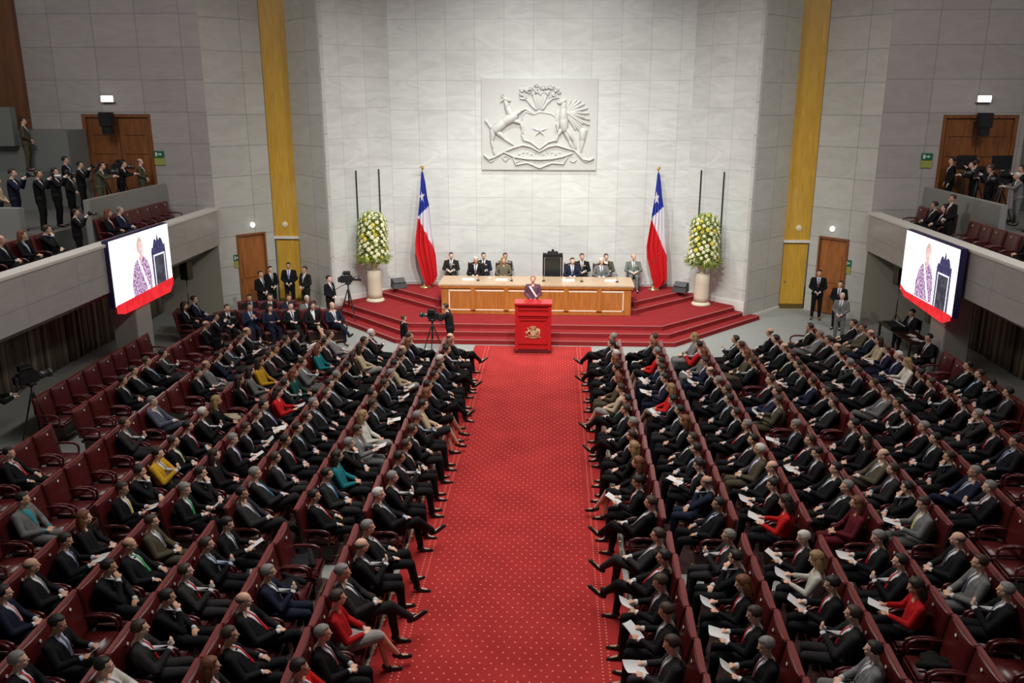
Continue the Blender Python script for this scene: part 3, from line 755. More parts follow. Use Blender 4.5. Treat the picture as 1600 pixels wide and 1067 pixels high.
def nth(n): return f"{n}{'th' if 10<=n%100<=20 else {1:'st',2:'nd',3:'rd'}.get(n%10,'th')}"
def desc(code):
    sc_, hr, ti, ps = code
    female = hr in 'laf' or ps == 's'
    a = f"{HAIRN.get(hr,'dark-haired')} person in {SUITN[sc_]} "+("top" if female else "suit")
    if ti in TIEN and ti not in '-wh': a += f", {TIEN[ti]}"
    return a
def seat_rows():
    for (s,r),st in ROWS.items():
        codes = st.split(); n = len(codes); sl = SLOT if r < 5 else SLOT_FAR
        side = 'left' if s < 0 else 'right'; k = 0
        for i in range(n-1,-1,-1):
            c = codes[i]
            if c == '_': continue
            k += 1
            if c == 'es-s': c = 'ek-s'
            if c == 'gkt-': c = 'gkth'
            y = sl[i]; x = CX + s*(RX[r] - .06)
            rz = s*R(90) + (-s)*R(11)
            rz = R(-90)+R(2.5) if s < 0 else R(90)-R(2.5)
            turn = R(9)*(1 if s < 0 else -1)
            if 13.5 > y or r < 5 or True:
                where = f"{nth(k)} from stage, {ORD[r]} row {side} of carpet"
                lab = f"red leather armchair, {where}" if c != '.' else f"empty red leather armchair, {where}"
                make_chair((x,y,0.001), rz, lab, f"red leather armchairs {side} of the carpet")
            if c == '.': continue
            j = random.uniform
            loc = Vector((x,y,0.001)) + Matrix.Rotation(rz,3,'Z') @ Vector((j(-.03,.03), .0+j(0,.03), 0))
            p = make_person(c, loc, rz+turn+j(-.17,.17), s>0, f"{desc(c)}, {where}", f"audience seated {side} of the carpet", j(.97,1.03))
            if c[3] == 'p':
                held_paper(p, f"white sheet held by person {where}")
seat_rows()

def soft_thing(name, label, cat, side, row, slot, col, seed, group=None):
    rnd = random.Random(seed); mb = MB()
    for k in range(9):
        a = k*.7+rnd.random(); r = rnd.uniform(.03,.15)
        mb.ell(V(r*math.cos(a), .02+r*math.sin(a), rnd.uniform(.05,.10)), (rnd.uniform(.07,.14), rnd.uniform(.05,.12), rnd.uniform(.04,.07)), Matrix.Rotation(a,3,'Z'), 12, 8)
    mb.cap(V(-.18,-.12,.08),.05,V(.15,-.16,.16),.04); mb.cap(V(-.1,.1,.07),.06,V(.16,.05,.09),.05)
    me = remeshed(mb,.012,name,2,.6); me.materials.clear(); me.materials.append(M_SUIT)
    sl = SLOT if row < 5 else SLOT_FAR
    o = link(name, me, None, (CX+side*(RX[row]-.05), sl[slot], .452), rnd.uniform(0,6)); o.color = (*col,1)
    tag(o, label, cat, group)
soft_thing('folded_coat','black coat heaped on an empty red seat, nearer of two, second row left','coat',-1,1,4,(.012,.012,.014),1)
soft_thing('folded_coat','black coat heaped on an empty red seat, farther of two, second row left','coat',-1,1,5,(.015,.014,.016),2)
soft_thing('folded_coat','beige coat left on an empty red seat in the fifth row left','coat',-1,4,13,(.42,.35,.24),3)
soft_thing('handbag','black soft handbag on an empty red seat, fourth row right of the carpet','bag',1,3,2,(.01,.01,.01),4)
soft_thing('handbag','black bag left on an empty red seat in the sixth row left','bag',-1,5,13,(.012,.012,.012),5)

# people and chairs beside the stage
for i,(x,y,c) in enumerate([(-6.25,26.5,'nxwx'),(-6.92,26.45,'blws'),(-7.58,26.4,'bkwh'),(-8.22,26.2,'nl-p'),(-8.85,26.2,'nkwh'),(-9.5,26.0,'bnwh'),(-7.35,27.45,'gw-h'),(-8.0,27.5,'nnuh'),(-8.65,27.55,'bnyh'),(-9.3,27.5,'bkwh')]):
    front = i < 6; k = (i if front else i-6)+1
    w = f"{nth(k)} from stage, {'front' if front else 'rear'} row by left steps"
    make_chair((x,y,0.001), R(-146), f"dark red armchair, {w}", 'armchairs by the left stage steps')
    if c == 'gw-h': c = 'gwhh'
    p = make_person(c, (x,y,0.001), R(-146)+random.uniform(-.1,.1), False, f"{desc(c)}, {w}"[:200], 'guests by the left stage steps')
    if c[3] == 'p': held_paper(p, f"white sheet held by person {nth(k)} in front row by left stage steps")
for k,(x,y,c) in enumerate([(-10.95,26.3,'blwh'),(-11.0,27.2,'nnwh')]):
    make_chair((x,y,0.001), R(-80), f"dark red armchair by the left curtain, {['nearer','farther'][k]} of the occupied pair", 'armchairs by the left curtain')
    make_person(c, (x,y,0.001), R(-80), False, f"{desc(c)}, {['nearer','farther'][k]} of pair by left curtain", 'guests by the left curtain')

# ------------------------------------------------------------------ coat of arms in relief
def relief_parts():
    def q(cx, cy, d=0.): return V((cx-675)/261, -d, (550-cy)/265)
    D = {}
    def T(mb, pts, r, d=0.): 
        rr = r if isinstance(r,(list,tuple)) else [r]*len(pts)
        mb.tube([q(x,y,d) for x,y in pts], [a/263 for a in rr], 10)
    sh = [(520,470),(545,430),(590,445),(625,455),(680,432),(735,440),(790,450),(830,480),(837,520),(820,565),(836,640),(838,690),(760,712),(680,775),(600,712),(530,690),(512,640),(530,580),(510,520)]
    m = MB(); MX = Matrix(((1,0,0,0),(0,0,-1,0),(0,1,0,0),(0,0,0,1)))
    m.prism([(q(x,y).x,q(x,y).z) for x,y in sh], 0, .05, MX)
    D['shield'] = (m, False)
    m = MB(); T(m, sh+[sh[0]], 9, .05); D['shield_rim'] = (m, True)
    m = MB(); c = (682,605); pts = []
    for k in range(10):
        a = math.pi/2 + k*math.pi/5; r = 92 if k%2==0 else 34; pts.append(q(c[0]+r*math.cos(a), c[1]-r*math.sin(a)*.82, .05))
    top = q(*c,.13); vs = pts+[top]; m.faces(vs, [(i,(i+1)%10,10) for i in range(10)]+[tuple(range(10))]); D['star'] = (m, False)
    m = MB()
    T(m,[(352,312),(402,332)],[22,11],.03); T(m,[(345,300),(318,282)],[9,4],.05); T(m,[(340,320),(312,345)],[9,4],.05); T(m,[(352,290),(338,268),(330,262)],[5,4,3],.05)
    T(m,[(358,330),(378,390),(420,470)],[20,28,44],.02); T(m,[(430,475),(345,530),(265,600)],[52,46,48],.01)
    T(m,[(245,610),(232,700),(245,780),(262,830)],[34,17,12,12],.03); T(m,[(290,620),(350,680),(430,735)],[32,15,10],.02)
    T(m,[(225,580),(200,545),(178,515)],[14,13,15],.03)
    T(m,[(450,460),(500,425),(548,402),(612,448)],[24,15,12,13],.05); T(m,[(440,510),(505,535),(520,590),(522,632)],[24,15,12,10],.05)
    D['deer'] = (m, True)
    m = MB()
    T(m,[(868,350),(905,330)],[17,22],.04); T(m,[(850,352),(838,340)],[7,4],.05); T(m,[(905,340),(900,400),(900,500),(910,590)],[20,36,48,40],.02)
    for x,y,r in ((960,330,13),(1010,330,13),(1050,335,13),(1085,360,13),(1112,400,13),(1128,445,13),(1138,500,13),(1135,550,12),(1120,600,12),(1085,610,12),(1050,600,11),(1015,590,11)):
        T(m,[(920,440),(x,y)],[20,r],.02)
    for i,(x,y) in enumerate(((1000,470),(1040,500),(1075,540),(1060,440),(1090,480))): T(m,[(940,440),(x,y)],[16,9],.06)
    T(m,[(900,580),(960,700),(990,770)],[26,15,10],.03); T(m,[(930,590),(1005,700),(1020,770)],[24,15,9],.03); T(m,[(1085,610),(1080,700),(1070,800)],[40,26,10],.0); T(m,[(1110,600),(1095,720)],[20,9],.01)
    T(m,[(880,600),(850,650),(835,700)],[20,12,10],.05); T(m,[(850,430),(845,520),(850,600)],[16,20,12],.02)
    D['condor'] = (m, True)
    m = MB(); rnd = random.Random(3)
    for x,y,r in ((512,232,22),(505,275,20),(540,300,20),(555,232,22),(595,225,22),(640,240,24),(650,195,22),(700,215,24),(745,205,24),(790,215,24),(835,235,22),(860,260,16),(800,275,20),(750,255,22),(690,262,22),(620,265,18),(585,262,14),(780,300,14),(820,290,16)):
        m.ell(q(x,y,.01), (r/263, r/300, r/280), None, 12, 8)
        for k in range(3): a = rnd.random()*6.28; m.ell(q(x+r*.7*math.cos(a),y+r*.7*math.sin(a),.06),(r*.5/263,)*3,None,8,6)
    T(m,[(500,310),(560,322),(600,370),(645,410)],[9,10,11,12],.03); T(m,[(850,300),(790,312),(740,360),(705,408)],[9,10,11,12],.03)
    for x in (625,655,680,705,735): T(m,[(x,285),(675+(x-680)*.35,405)],[18,8],.0)
    D['plumes'] = (m, True)
    m = MB()
    T(m,[(345,802),(430,765),(520,738),(600,755),(680,800)],[9,12,12,11,10],.04); T(m,[(680,800),(760,755),(840,738),(930,765),(1015,790)],[10,11,12,12,9],.04)
    T(m,[(345,805),(440,850),(560,868),(680,873),(800,866),(900,846),(985,815)],[9,10,11,11,11,10,9],.04)
    T(m,[(430,845),(458,925),(560,903),(620,925),(680,955)],[8,9,10,10,8],.03); T(m,[(940,850),(905,915),(800,905),(740,928),(680,955)],[8,9,10,10,8],.03)
    T(m,[(165,838),(200,872),(270,845),(345,802)],[16,14,12,10],.03); T(m,[(1015,790),(1085,868),(1150,880),(1182,862)],[12,12,14,14],.03)
    for x in (470,1000,225,1120): T(m,[(x-30,885),(x,900),(x+25,880)],[6,6,6],.02)
    T(m,[(330,860),(358,892),(392,858),(358,835),(330,860)],6,.02)
    for k in range(12): x = 470+k*38; 
    for k in range(11): x = 490+k*38; m.ell(q(x, 815+10*math.cos(k*2.1), .0),(12/263,.035,10/263),None,8,6)
    for k in range(13): x = 470+k*34; m.ell(q(x, 893+8*math.sin(k*1.3), .0),(9/263,.03,8/263),None,8,6)
    D['scroll'] = (m, True)
    out = {}
    for k,(mb,sm) in D.items():
        me = mb.mesh(k, M_RELIEF, sm)
        for v in me.vertices: v.co.y = min(v.co.y, .045)
        out[k] = me
    return out
RP = relief_parts()
t = thing('coat_of_arms_relief', 'large pale stone relief coat of arms with deer, condor, star shield and plumes', 'relief', (CX,32.032,6.62))
pb = MB(); pb.box(-2.07,2.07,-.0,.06,-1.58,1.59); pb.box(-2.07,2.07,-.02,.0,-1.60,-1.58); part('relief_panel', pb, M_RELIEF, t, bevel=.006)
for k,me in RP.items(): link(k, me, t)

# ------------------------------------------------------------------ lectern
LX, LY = .09, 25.55
t = thing('lectern', 'bright red lectern with moulded top and small gilt crest on its front', 'lectern', (LX,LY,.012))
m = MB().box(-.55,.55,-.02,.5,.1,1.50); part('body', m, M_LECT, t, bevel=.01)
m = MB()
for x in (-.5,.5): m.box(x-.05,x+.05,-.06,.55,0,1.50)
part('side_frame', m, M_LECT, t, bevel=.008)
m = MB().box(-.45,.45,-.05,-.02,.28,.34).box(-.45,.45,-.05,-.02,1.02,1.08).box(-.45,-.39,-.05,-.02,.34,1.02).box(.39,.45,-.05,-.02,.34,1.02); part('panel_moulding', m, M_LECT, t, bevel=.006)
m = MB().box(-.56,.56,-.07,.5,1.16,1.21).box(-.53,.53,-.05,.5,1.10,1.13).box(-.53,.53,-.05,.5,1.34,1.38).box(-.57,.57,-.10,.56,1.50,1.56); part('top', m, M_LECT, t, bevel=.008)
part('foot', MB().box(-.56,.56,-.08,.5,0,.09), mat('dark_red_paint',(.10,.01,.01),.5,noise=.1), t, bevel=.006)
part('standing_step', MB().box(-.5,.5,.5,.84,0,.62), M_RED, t)
e = link('crest', None, t); e.location = (0,-.03,.66)
for k in ('shield','deer','condor','plumes','scroll'):
    if k == 'shield':
        me = RP[k].copy(); me.materials.clear(); me.materials.append(M_EMB); base = link('crest', me, t)
        bpy.data.objects.remove(e); base.location = (0,-.025,.66); base.scale = (.125,.3,.135); base['label'] = 'small gilt crest'; e = base
    else:
        me = RP[k].copy(); me.materials.clear(); me.materials.append(M_EMB); link('crest_'+{'deer':'deer','condor':'condor','plumes':'plumes','scroll':'scroll'}[k], me, e)
SUITC['P'] = (.13,.06,.09); SUITN['P'] = 'plum'
sp = make_person('Pf-h', (LX-.03,LY+.70,.635), R(180), False, 'person in plum jacket with white sash speaking at the red lectern', None, .95, 'stand_clasp', 'person', 'k')
# sash over the shoulder
def sash(parent, J):
    mb = MB(); pts = [V(.10,.125,1.40),V(.04,.150,1.30),V(-.04,.155,1.18),V(-.12,.135,1.05)]
    for (a,b) in zip(pts[:-1],pts[1:]):
        d = (b-a).normalized(); sd = V(0,1,0).cross(d).normalized()*.030
        mb.faces([a-sd,a+sd,b+sd,b-sd,a-sd-V(0,.03,0),a+sd-V(0,.03,0),b+sd-V(0,.03,0),b-sd-V(0,.03,0)],((0,1,2,3),(4,7,6,5),(0,4,5,1),(3,2,6,7),(1,5,6,2),(0,3,7,4)))
    part('sash', mb, mat('white_sash',(.8,.78,.8),.5,noise=.04), parent, label='white presidential sash')
sash(sp, None)
# ------------------------------------------------------------------ desk
t = thing('presiding_desk', 'long wooden presiding desk with cream inlay panels on the red stage', 'desk', (CX,28.6,.452))
part('body', MB().box(-3.2,3.2,.0,.75,0,.98), M_DESK, t, bevel=.01)
m = MB(); m.faces([V(*p) for p in ((-3.3,-.05,.98),(3.3,-.05,.98),(3.3,1.45,.98),(-3.3,1.45,.98),(-3.3,-.05,1.04),(3.3,-.05,1.04),(3.3,1.45,1.04),(-3.3,1.45,1.04))],((0,3,2,1),(4,5,6,7),(0,1,5,4),(1,2,6,5),(2,3,7,6),(3,0,4,7)))
part('desk_top', m, M_DESKTOP, t, bevel=.008)
part('cornice', MB().box(-3.26,3.26,-.04,.0,.90,.98), M_DESK, t, bevel=.008)
for x in (-3.2,3.2): part('end_panel', MB().box(*sorted((x,x*.985)),.75,1.4,0.3,.98), M_DESK, t)
xs = [-3.0,-2.12,-1.0,1.03,2.13,3.0]
for x in (-2.12,-1.0,1.03,2.13): part('pilaster', MB().box(x-.07,x+.07,-.05,0,.17,.93).box(x-.085,x+.085,-.055,0,.15,.20), M_DESK, t, bevel=.006)
m = MB(); th=.035
for a,b,l,r in ((-2.95,-2.2,1,0),(-2.04,-1.08,0,0),(-.92,.95,0,0),(1.11,2.05,0,0),(2.21,2.95,0,1)):
    m.box(a,b,-.012,.0,.80,.80+th+.01); m.box(a,b,-.012,.0,.14,.14+th)
    if l: m.box(a,a+th,-.012,.0,.14,.82)
    if r: m.box(b-th,b,-.012,.0,.14,.82)
part('inlay', m, M_INLAY, t)
# things on the desk
for k,(x,nm) in enumerate(((-2.35,'open folder'),(-1.2,'open folder'),(1.1,'open folder'),(2.55,'notepad'))):
    o = link('paper_stack', MB().box(-.21,.21,-.14,.14,0,.02).box(-.2,.0,-.13,.13,.02,.03).box(.01,.2,-.13,.13,.02,.032).mesh('paper_stack', M_PAPER, False, .003), None, (CX+x, 28.6+.75, 1.4925), random.uniform(-.15,.15))
    tag(o, f"white papers on the presiding desk, {nth(k+1)} pile from the left", 'paper', 'papers on the presiding desk')
for k,x in enumerate((-2.0,-.85,.25,1.55,2.75)):
    m = thing('desk_microphone', f"black gooseneck microphone on the presiding desk, {nth(k+1)} from the left", 'microphone', (CX+x,29.2,1.4925), 0, 'microphones on the presiding desk')
    part('base', MB().box(-.05,.05,-.06,.06,0,.03), M_BLACK, m, bevel=.005)
    part('stem', MB().tube([V(0,.0,.03),V(0,.02,.14),V(0,.09,.22)],.006), M_BLACK, m, True)
    part('head', MB().cap(V(0,.09,.22),.012,V(0,.13,.24),.013), M_BLACK, m, True)
for k,x in enumerate((-1.62,.95)):
    g = link('drinking_glass', MB().lathe([(.026,0),(.034,.11),(.03,.11),(.024,.01)],n=14).mesh('drinking_glass', mat('clear_glass',(.8,.82,.82),.1,noise=.02), True), None, (CX+x,29.35,1.4925))
    tag(g, f"small glass on the presiding desk, {'left' if k==0 else 'right'} half", 'glass', 'glasses on the presiding desk')

# ornate chair and the plainer chairs behind the desk
def tall_chair(x, y, big, label):
    t = thing('ceremonial_chair' if big else 'desk_chair', label, 'chair', (x,y,.752), R(180), None if big else 'black chairs behind the desk')
    w = .33 if big else .27; h = 1.45 if big else 1.08
    part('seat', MB().box(-w,w,-.2,.28,.36,.47), M_BLACK if big else M_CHAIRDARK, t, bevel=.03)
    L_ = mat('black_leather',(.02,.022,.022),.3,noise=.3,coat=.3)
    part('backrest', MB().box(-w+.06,w-.06,-.26,-.17,.48,h-.12), L_ if big else L_, t, bevel=.03)
    for q in (-1,1):
        part('back_post', MB().box(q*w-.03,q*w+.03,-.27,-.19,.0,h-.06).cap(V(q*w,-.23,h-.05),.03,V(q*w,-.23,h+.02),.018), M_CHAIRDARK, t, bevel=.008)
        part('armrest', MB().tube([V(q*w,-.2,.66),V(q*w,.05,.67),V(q*w,.25,.64),V(q*w,.27,.56)],.028), M_CHAIRDARK, t, True)
        part('leg', MB().box(q*w-.03,q*w+.03,.2,.26,0,.62), M_CHAIRDARK, t, bevel=.006)
    if big:
        m = MB(); MX = Matrix(((1,0,0,0),(0,0,-1,-.19),(0,1,0,0),(0,0,0,1)))
        pl = [(-.33,h-.14),(-.33,h-.02),(-.27,h+.03),(-.22,h-.01),(-.17,h+.08),(-.10,h+.09),(-.07,h+.05),(-.04,h+.13),(0,h+.17),(.04,h+.13),(.07,h+.05),(.10,h+.09),(.17,h+.08),(.22,h-.01),(.27,h+.03),(.33,h-.02),(.33,h-.14)]
        m.prism(pl,0,.07,MX)
        for a in (-.2,-.1,0,.1,.2): m.ell(V(a,-.17,h-.03),(.04,.03,.04),None,10,8)
        part('carved_crest', m, M_BLACK, t)
        m = MB().box(-w+.04,-w+.07,-.165,-.155,.5,h-.16).box(w-.07,w-.04,-.165,-.155,.5,h-.16).box(-w+.04,w-.04,-.165,-.155,h-.17,h-.14); part('stud_trim', m, M_GUN, t)
    else:
        part('carved_crest', MB().cap(V(-w+.04,-.22,h-.04),.03,V(0,-.22,h+.03),.035).cap(V(w-.04,-.22,h-.04),.03,V(0,-.22,h+.03),.035), M_CHAIRDARK, t, True)
    return t
tall_chair(CX+.55,30.45,True,'empty black ornately carved high-backed chair at the middle of the desk')
SUITC['K'] = (.02,.018,.016); SUITN['K'] = 'black'
for x,c,lb in ((-2.2,'bwwh','white-haired person in dark suit seated behind the desk, leftmost'),(-1.2,'on-h','person in patterned jacket seated behind the desk, second from left'),(1.25,'nnwh','person in navy suit seated behind the desk, just right of empty ornate chair'),(2.28,'gw-h','white-haired person in grey suit seated behind the desk, rightmost')):
    tall_chair(CX+x,30.5,False,'black high-backed chair under the '+lb.split(' seated')[0] )
    if c=='on-h': c='of-h'
    if c=='gw-h': c='gwwh'
    make_person(c,(CX+x,30.5,.77),R(180),False,lb,'people seated behind the desk',1.0,'rest')
def plain_chair(x,y,z,rz,label,group):
    t = thing('side_chair', label, 'chair', (x,y,z), rz, group)
    part('seat', MB().box(-.23,.23,-.2,.24,.42,.47), M_BLACK, t, bevel=.015); part('backrest', MB().box(-.22,.22,-.25,-.21,.6,.92), M_BLACK, t, bevel=.015)
    for a in (-.2,.2):
        for b in (-.2,.2): part('leg', MB().box(a-.015,a+.015,b-.015,b+.015,0,(.42 if b>0 else .9)), M_GUN, t)
    return t
def officer_details(o, gold=(.75,.6,.3)):
    J = skeleton('rest', False); g = mat('gold_braid',gold,.4,.3,noise=.1)
    m = MB()
    for s in (-1,1):
        m.box(J['sL' if s<0 else 'sR'].x-.05, J['sL' if s<0 else 'sR'].x+.05, -.15,-.04, 1.015,1.035)
    part('epaulette', m, g, o)
    m = MB(); 
    for s in 'LR': a=J['e'+s].lerp(J['w'+s],.70); b=J['e'+s].lerp(J['w'+s],.80); m.cyl(a,b,.053,.051,14)
    part('cuff_braid', m, mat('white_braid',(.75,.72,.6),.5,noise=.05), o)
    part('medal_bar', MB().box(-.13,-.06,.045,.06,.86,.90), g, o)
for k,(x,c,lb) in enumerate(((-3.2,'Kkwh','officer in black uniform with gold braid seated left of the desk row'),(-2.0,'nkwh','officer in navy uniform behind the white-haired person at the desk'),(-1.2,'gnwh','officer in grey uniform behind the person in patterned jacket'),(1.62,'bnwh','officer in black uniform with white cuffs behind the navy suit'),(2.5,'Onyh','officer in olive uniform behind the grey suit'),(3.5,'SxGh','officer in grey-green uniform seated at the right end beside the flag'))):
    plain_chair(CX+x,31.5,.752,R(180),f"black side chair under the {lb.split(' behind')[0].split(' seated')[0]}, back row on stage",'side chairs along the back wall')
    p = make_person(c,(CX+x,31.5,.752),R(180),False,lb.replace('officer','person'),'officers along the back wall',1.0,'rest')
    officer_details(p)

# ------------------------------------------------------------------ flags
def flag(x, y, label):
    t = thing('flag', label, 'flag', (x,y,.752), 0, 'flags on the stage')
    part('pole', MB().cyl((0,.12,.05),(0,.12,4.30),.022,.018,12), mat('pole_wood',(.35,.2,.07),.4,noise=.1), t, True)
    part('finial', MB().cap(V(0,.12,4.30),.03,V(0,.12,4.36),.05).cap(V(-.07,.12,4.39),.025,V(.07,.12,4.39),.025).ell(V(0,.12,4.42),(.03,.03,.04)), M_BRASS, t, True)
    part('base', MB().lathe([(.2,0),(.2,.03),(.08,.06),(.04,.14)]), M_BRASS, t, True)
    nu, nv = 110, 260; bm = bmesh.new()
    # outline of the hanging cloth: left and right edge by height above the stage
    prof = [(4.24,-.03,.03),(3.9,-.06,.10),(3.37,-.10,.16),(2.98,-.15,.24),(2.57,-.20,.26),(2.0,-.28,.30),(1.6,-.33,.36),(1.2,-.30,.42),(.8,-.18,.44),(.45,-.10,.46),(.2,.0,.35),(.06,.06,.12)]
    def edges(z):
        for (z1,a1,b1),(z2,a2,b2) in zip(prof[:-1],prof[1:]):
            if z2 <= z <= z1: k=(z1-z)/(z1-z2); return a1+(a2-a1)*k, b1+(b2-b1)*k
        return prof[-1][1:]
    grid = []
    for j in range(nv+1):
        z = 4.24 - (4.24-.06)*j/nv; a,b = edges(z); amp = min(1,.12+(4.24-z)*.5)
        grid.append([bm.verts.new((a+(b-a)*i/nu + .012*amp*math.sin(i/nu*28), .02 - .075*amp*math.sin(i/nu*26+z*.5) - .03*amp*math.sin(i/nu*9+1+z), z)) for i in range(nu+1)])
    star = [(-.035+.14*(1 if k%2==0 else .40)*math.cos(math.pi/2+k*math.pi/5+.12)*.82, 3.34+.25*(1 if k%2==0 else .40)*math.sin(math.pi/2+k*math.pi/5+.12)) for k in range(10)]
    def inside(x,z):
        c=False
        for i in range(10):
            x1,z1=star[i]; x2,z2=star[(i+1)%10]
            if (z1>z)!=(z2>z) and x < (x2-x1)*(z-z1)/(z2-z1)+x1: c = not c
        return c
    for j in range(nv):
        for i in range(nu):
            f = bm.faces.new((grid[j][i],grid[j+1][i],grid[j+1][i+1],grid[j][i+1])); c = f.calc_center_median()
            zb = 2.62 + (c.x+.20)*.98          # lower edge of the blue canton
            if c.z > zb: mi = 1 if inside(c.x,c.z) else 0
            else:
                xw = -.20 + (2.62-c.z)*.46    # boundary between red and white
                mi = 1 if c.x > xw+.0 else 2
            f.material_index = mi; f.smooth = True
    me = bpy.data.meshes.new('flag_cloth'); bm.to_mesh(me); bm.free()
    for m_ in (mat('flag_blue',(.025,.045,.36),.7,noise=.08,nscale=40),mat('flag_white',(.76,.74,.80),.7,noise=.05,nscale=40),mat('flag_red',(.62,.012,.018),.6,noise=.08,nscale=40)): me.materials.append(m_)
    c = link('flag_cloth', me, t); so = c.modifiers.new('s','SOLIDIFY'); so.thickness=.004
    return t
FL = flag(-4.08,31.45,'tall draped white, blue and red star flag left of the presiding desk')
def copy_tree(o, parent=None, **kw):
    c = o.copy(); COL.objects.link(c); c.parent = parent
    for ch in list(o.children): copy_tree(ch, c)
    return c
f2 = copy_tree(FL); f2.location = (4.36,31.45,.752); f2['label'] = 'tall draped white, blue and red star flag right of the presiding desk'

# ------------------------------------------------------------------ flower columns
def flowers(x, y, side):
    p = thing('stone_pedestal', f"tall cream fluted stone pedestal on the {side} of the stage", 'pedestal', (x,y,.452), 0, 'flower pedestals')
    part('foot', MB().lathe([(.33,0),(.34,.05),(.30,.09),(.27,.13)],n=32), M_STONE, p, True)
    part('column', MB().lathe([(.27,.12),(.26,.3),(.255,.8),(.26,1.12),(.24,1.14)],n=32), M_STONE, p, True)
    m = MB().lathe([(.17,1.12),(.12,1.17),(.11,1.24),(.17,1.32),(.25,1.42),(.29,1.46),(.27,1.47),(.1,1.44)],n=28); part('urn', m, M_STONE, p, True)
    t = thing('flower_arrangement', f"towering arrangement of cream and yellow flowers on the {side} pedestal", 'flowers', (x,y,.452+1.44), 0, 'flower arrangements on pedestals')
    rnd = random.Random(11 if side=='left' else 12)
    mb = MB(); H = 1.75
    def surf(a,z,k=1.):
        t_ = z/H; r = (.50*(1-.12*t_) if t_ < .75 else .50*(.91)*math.sqrt(max(0,1-((t_-.75)/.26)**2)))*k
        if t_ < .1: r *= .75+2.5*t_
        return V(r*math.cos(a), r*math.sin(a), z)
    def leaf(c, d, L, w):
        d = d.normalized(); s = d.cross(V(0,0,1)); s = s.normalized() if s.length>.01 else V(1,0,0); n = s.cross(d)
        P = [c, c+d*L*.5+s*w+n*.01, c+d*L, c+d*L*.5-s*w+n*.01]; Q = [p_-n*.006 for p_ in P]
        mb.faces(P+Q, ((0,1,2,3),(4,7,6,5),(0,4,5,1),(1,5,6,2),(2,6,7,3),(3,7,4,0)))
    for i in range(2100):
        a = rnd.uniform(0,6.283); z = H*(rnd.random()**.85)*1.0; c = surf(a,z,rnd.uniform(.72,1.0))
        d = V(math.cos(a),math.sin(a),rnd.uniform(-.5,.8))+V(rnd.uniform(-.7,.7),rnd.uniform(-.7,.7),rnd.uniform(-.5,.5))
        leaf(c, d, rnd.uniform(.07,.16), rnd.uniform(.015,.03))
    for i in range(260):    # ferns hanging at the foot
        a = rnd.uniform(0,6.283); c = surf(a,rnd.uniform(.0,.3),.85); leaf(c, V(math.cos(a),math.sin(a),rnd.uniform(-.7,.1)), rnd.uniform(.18,.33), .018)
    mb.ell(V(0,0,H*.45),(.36,.36,H*.48),None,16,12)
    o = part('foliage', mb, M_LEAF, t); o['kind'] = 'stuff'
    def bloom(m_):
        b = MB()
        b.ell(V(0,0,.02),(.030,.030,.028),None,10,6)
        for k in range(7):
            a = k*6.283/7; b.ell(V(.036*math.cos(a),.036*math.sin(a),.008),(.032,.020,.011),Matrix.Rotation(a,3,'Z')@Matrix.Rotation(-.5,3,'Y'),10,6)
        return b.mesh('flower', m_, True)
    B = [bloom(M_PETW), bloom(M_PETY)]
    for i in range(99):
        a = -math.pi*.5 + (((i*.618034)%1)-.5)*math.pi*1.25 + rnd.uniform(-.12,.12); z = H*(.06+.93*(i+.5)/99); c = surf(a,z,1.02)
        f = link('flower', B[0 if rnd.random()<.85 else 1], t); f.location = c; n = V(math.cos(a),math.sin(a),.35)
        f.rotation_euler = n.to_track_quat('Z','Y').to_euler(); s = rnd.uniform(.95,1.5); f.scale = (s,s,s)
flowers(-5.75,30.42,'left'); flowers(5.93,30.40,'right')
# dark vertical slots behind the flowers
for s,nm in ((-1,'left'),(1,'right')):
    for k,(dx,z0) in enumerate(((.0,2.9),(1,2.9))):
        u = .60 if k==0 else 1.58
        a = Vector((5.4,32.1)); b = Vector((7.3,30.1)); d=(b-a).normalized(); p = a+d*u; n = Vector((-d.y,d.x))*(-1)
        m = MB().box(-.022,.022,-.03,.0,0,2.15)
        me = m.mesh('vertical_slot', M_BLACK, False, .004)
        o = link('vertical_slot', me, None, (CX+s*(p.x-.02), p.y-.03, 2.92), s*-R(-46.5)*-1)
        tag(o, f"thin black vertical bar on the {nm} stage wall, {'inner' if k==0 else 'outer'} of two", 'wall bar', 'black bars on the stage walls')

# ------------------------------------------------------------------ screens
def pat_emit(name, c1, c2, st, sc_=30):
    m = bpy.data.materials.new(name); m.use_nodes=True; nt=m.node_tree; N=nt.nodes; L=nt.links; b=N['Principled BSDF']
    tc=N.new('ShaderNodeTexCoord'); n=N.new('ShaderNodeTexNoise'); n.inputs['Scale'].default_value=sc_; n.inputs['Detail'].default_value=2
    cr=N.new('ShaderNodeValToRGB'); cr.color_ramp.elements[0].position=.46; cr.color_ramp.elements[1].position=.54
    cr.color_ramp.elements[0].color=(*c1,1); cr.color_ramp.elements[1].color=(*c2,1)
    L.new(tc.outputs['Object'],n.inputs['Vector']); L.new(n.outputs['Fac'],cr.inputs['Fac']); L.new(cr.outputs['Color'],b.inputs['Emission Color'])
    b.inputs['Emission Strength'].default_value=st; b.inputs['Base Color'].default_value=(.02,.02,.02,1); b.inputs['Roughness'].default_value=.5
    return m
ES = 1.0
E_WH = pat_emit('screen_white',(.93,.93,1),(1,1,1),1.5,3); E_JK = pat_emit('screen_jacket',(.22,.10,.30),(.78,.55,.72),1.0,16)
E_SK = pat_emit('screen_skin',(.85,.52,.50),(.95,.66,.62),1.0,8); E_HR = pat_emit('screen_hair',(.55,.38,.32),(.75,.58,.48),1.0,14)
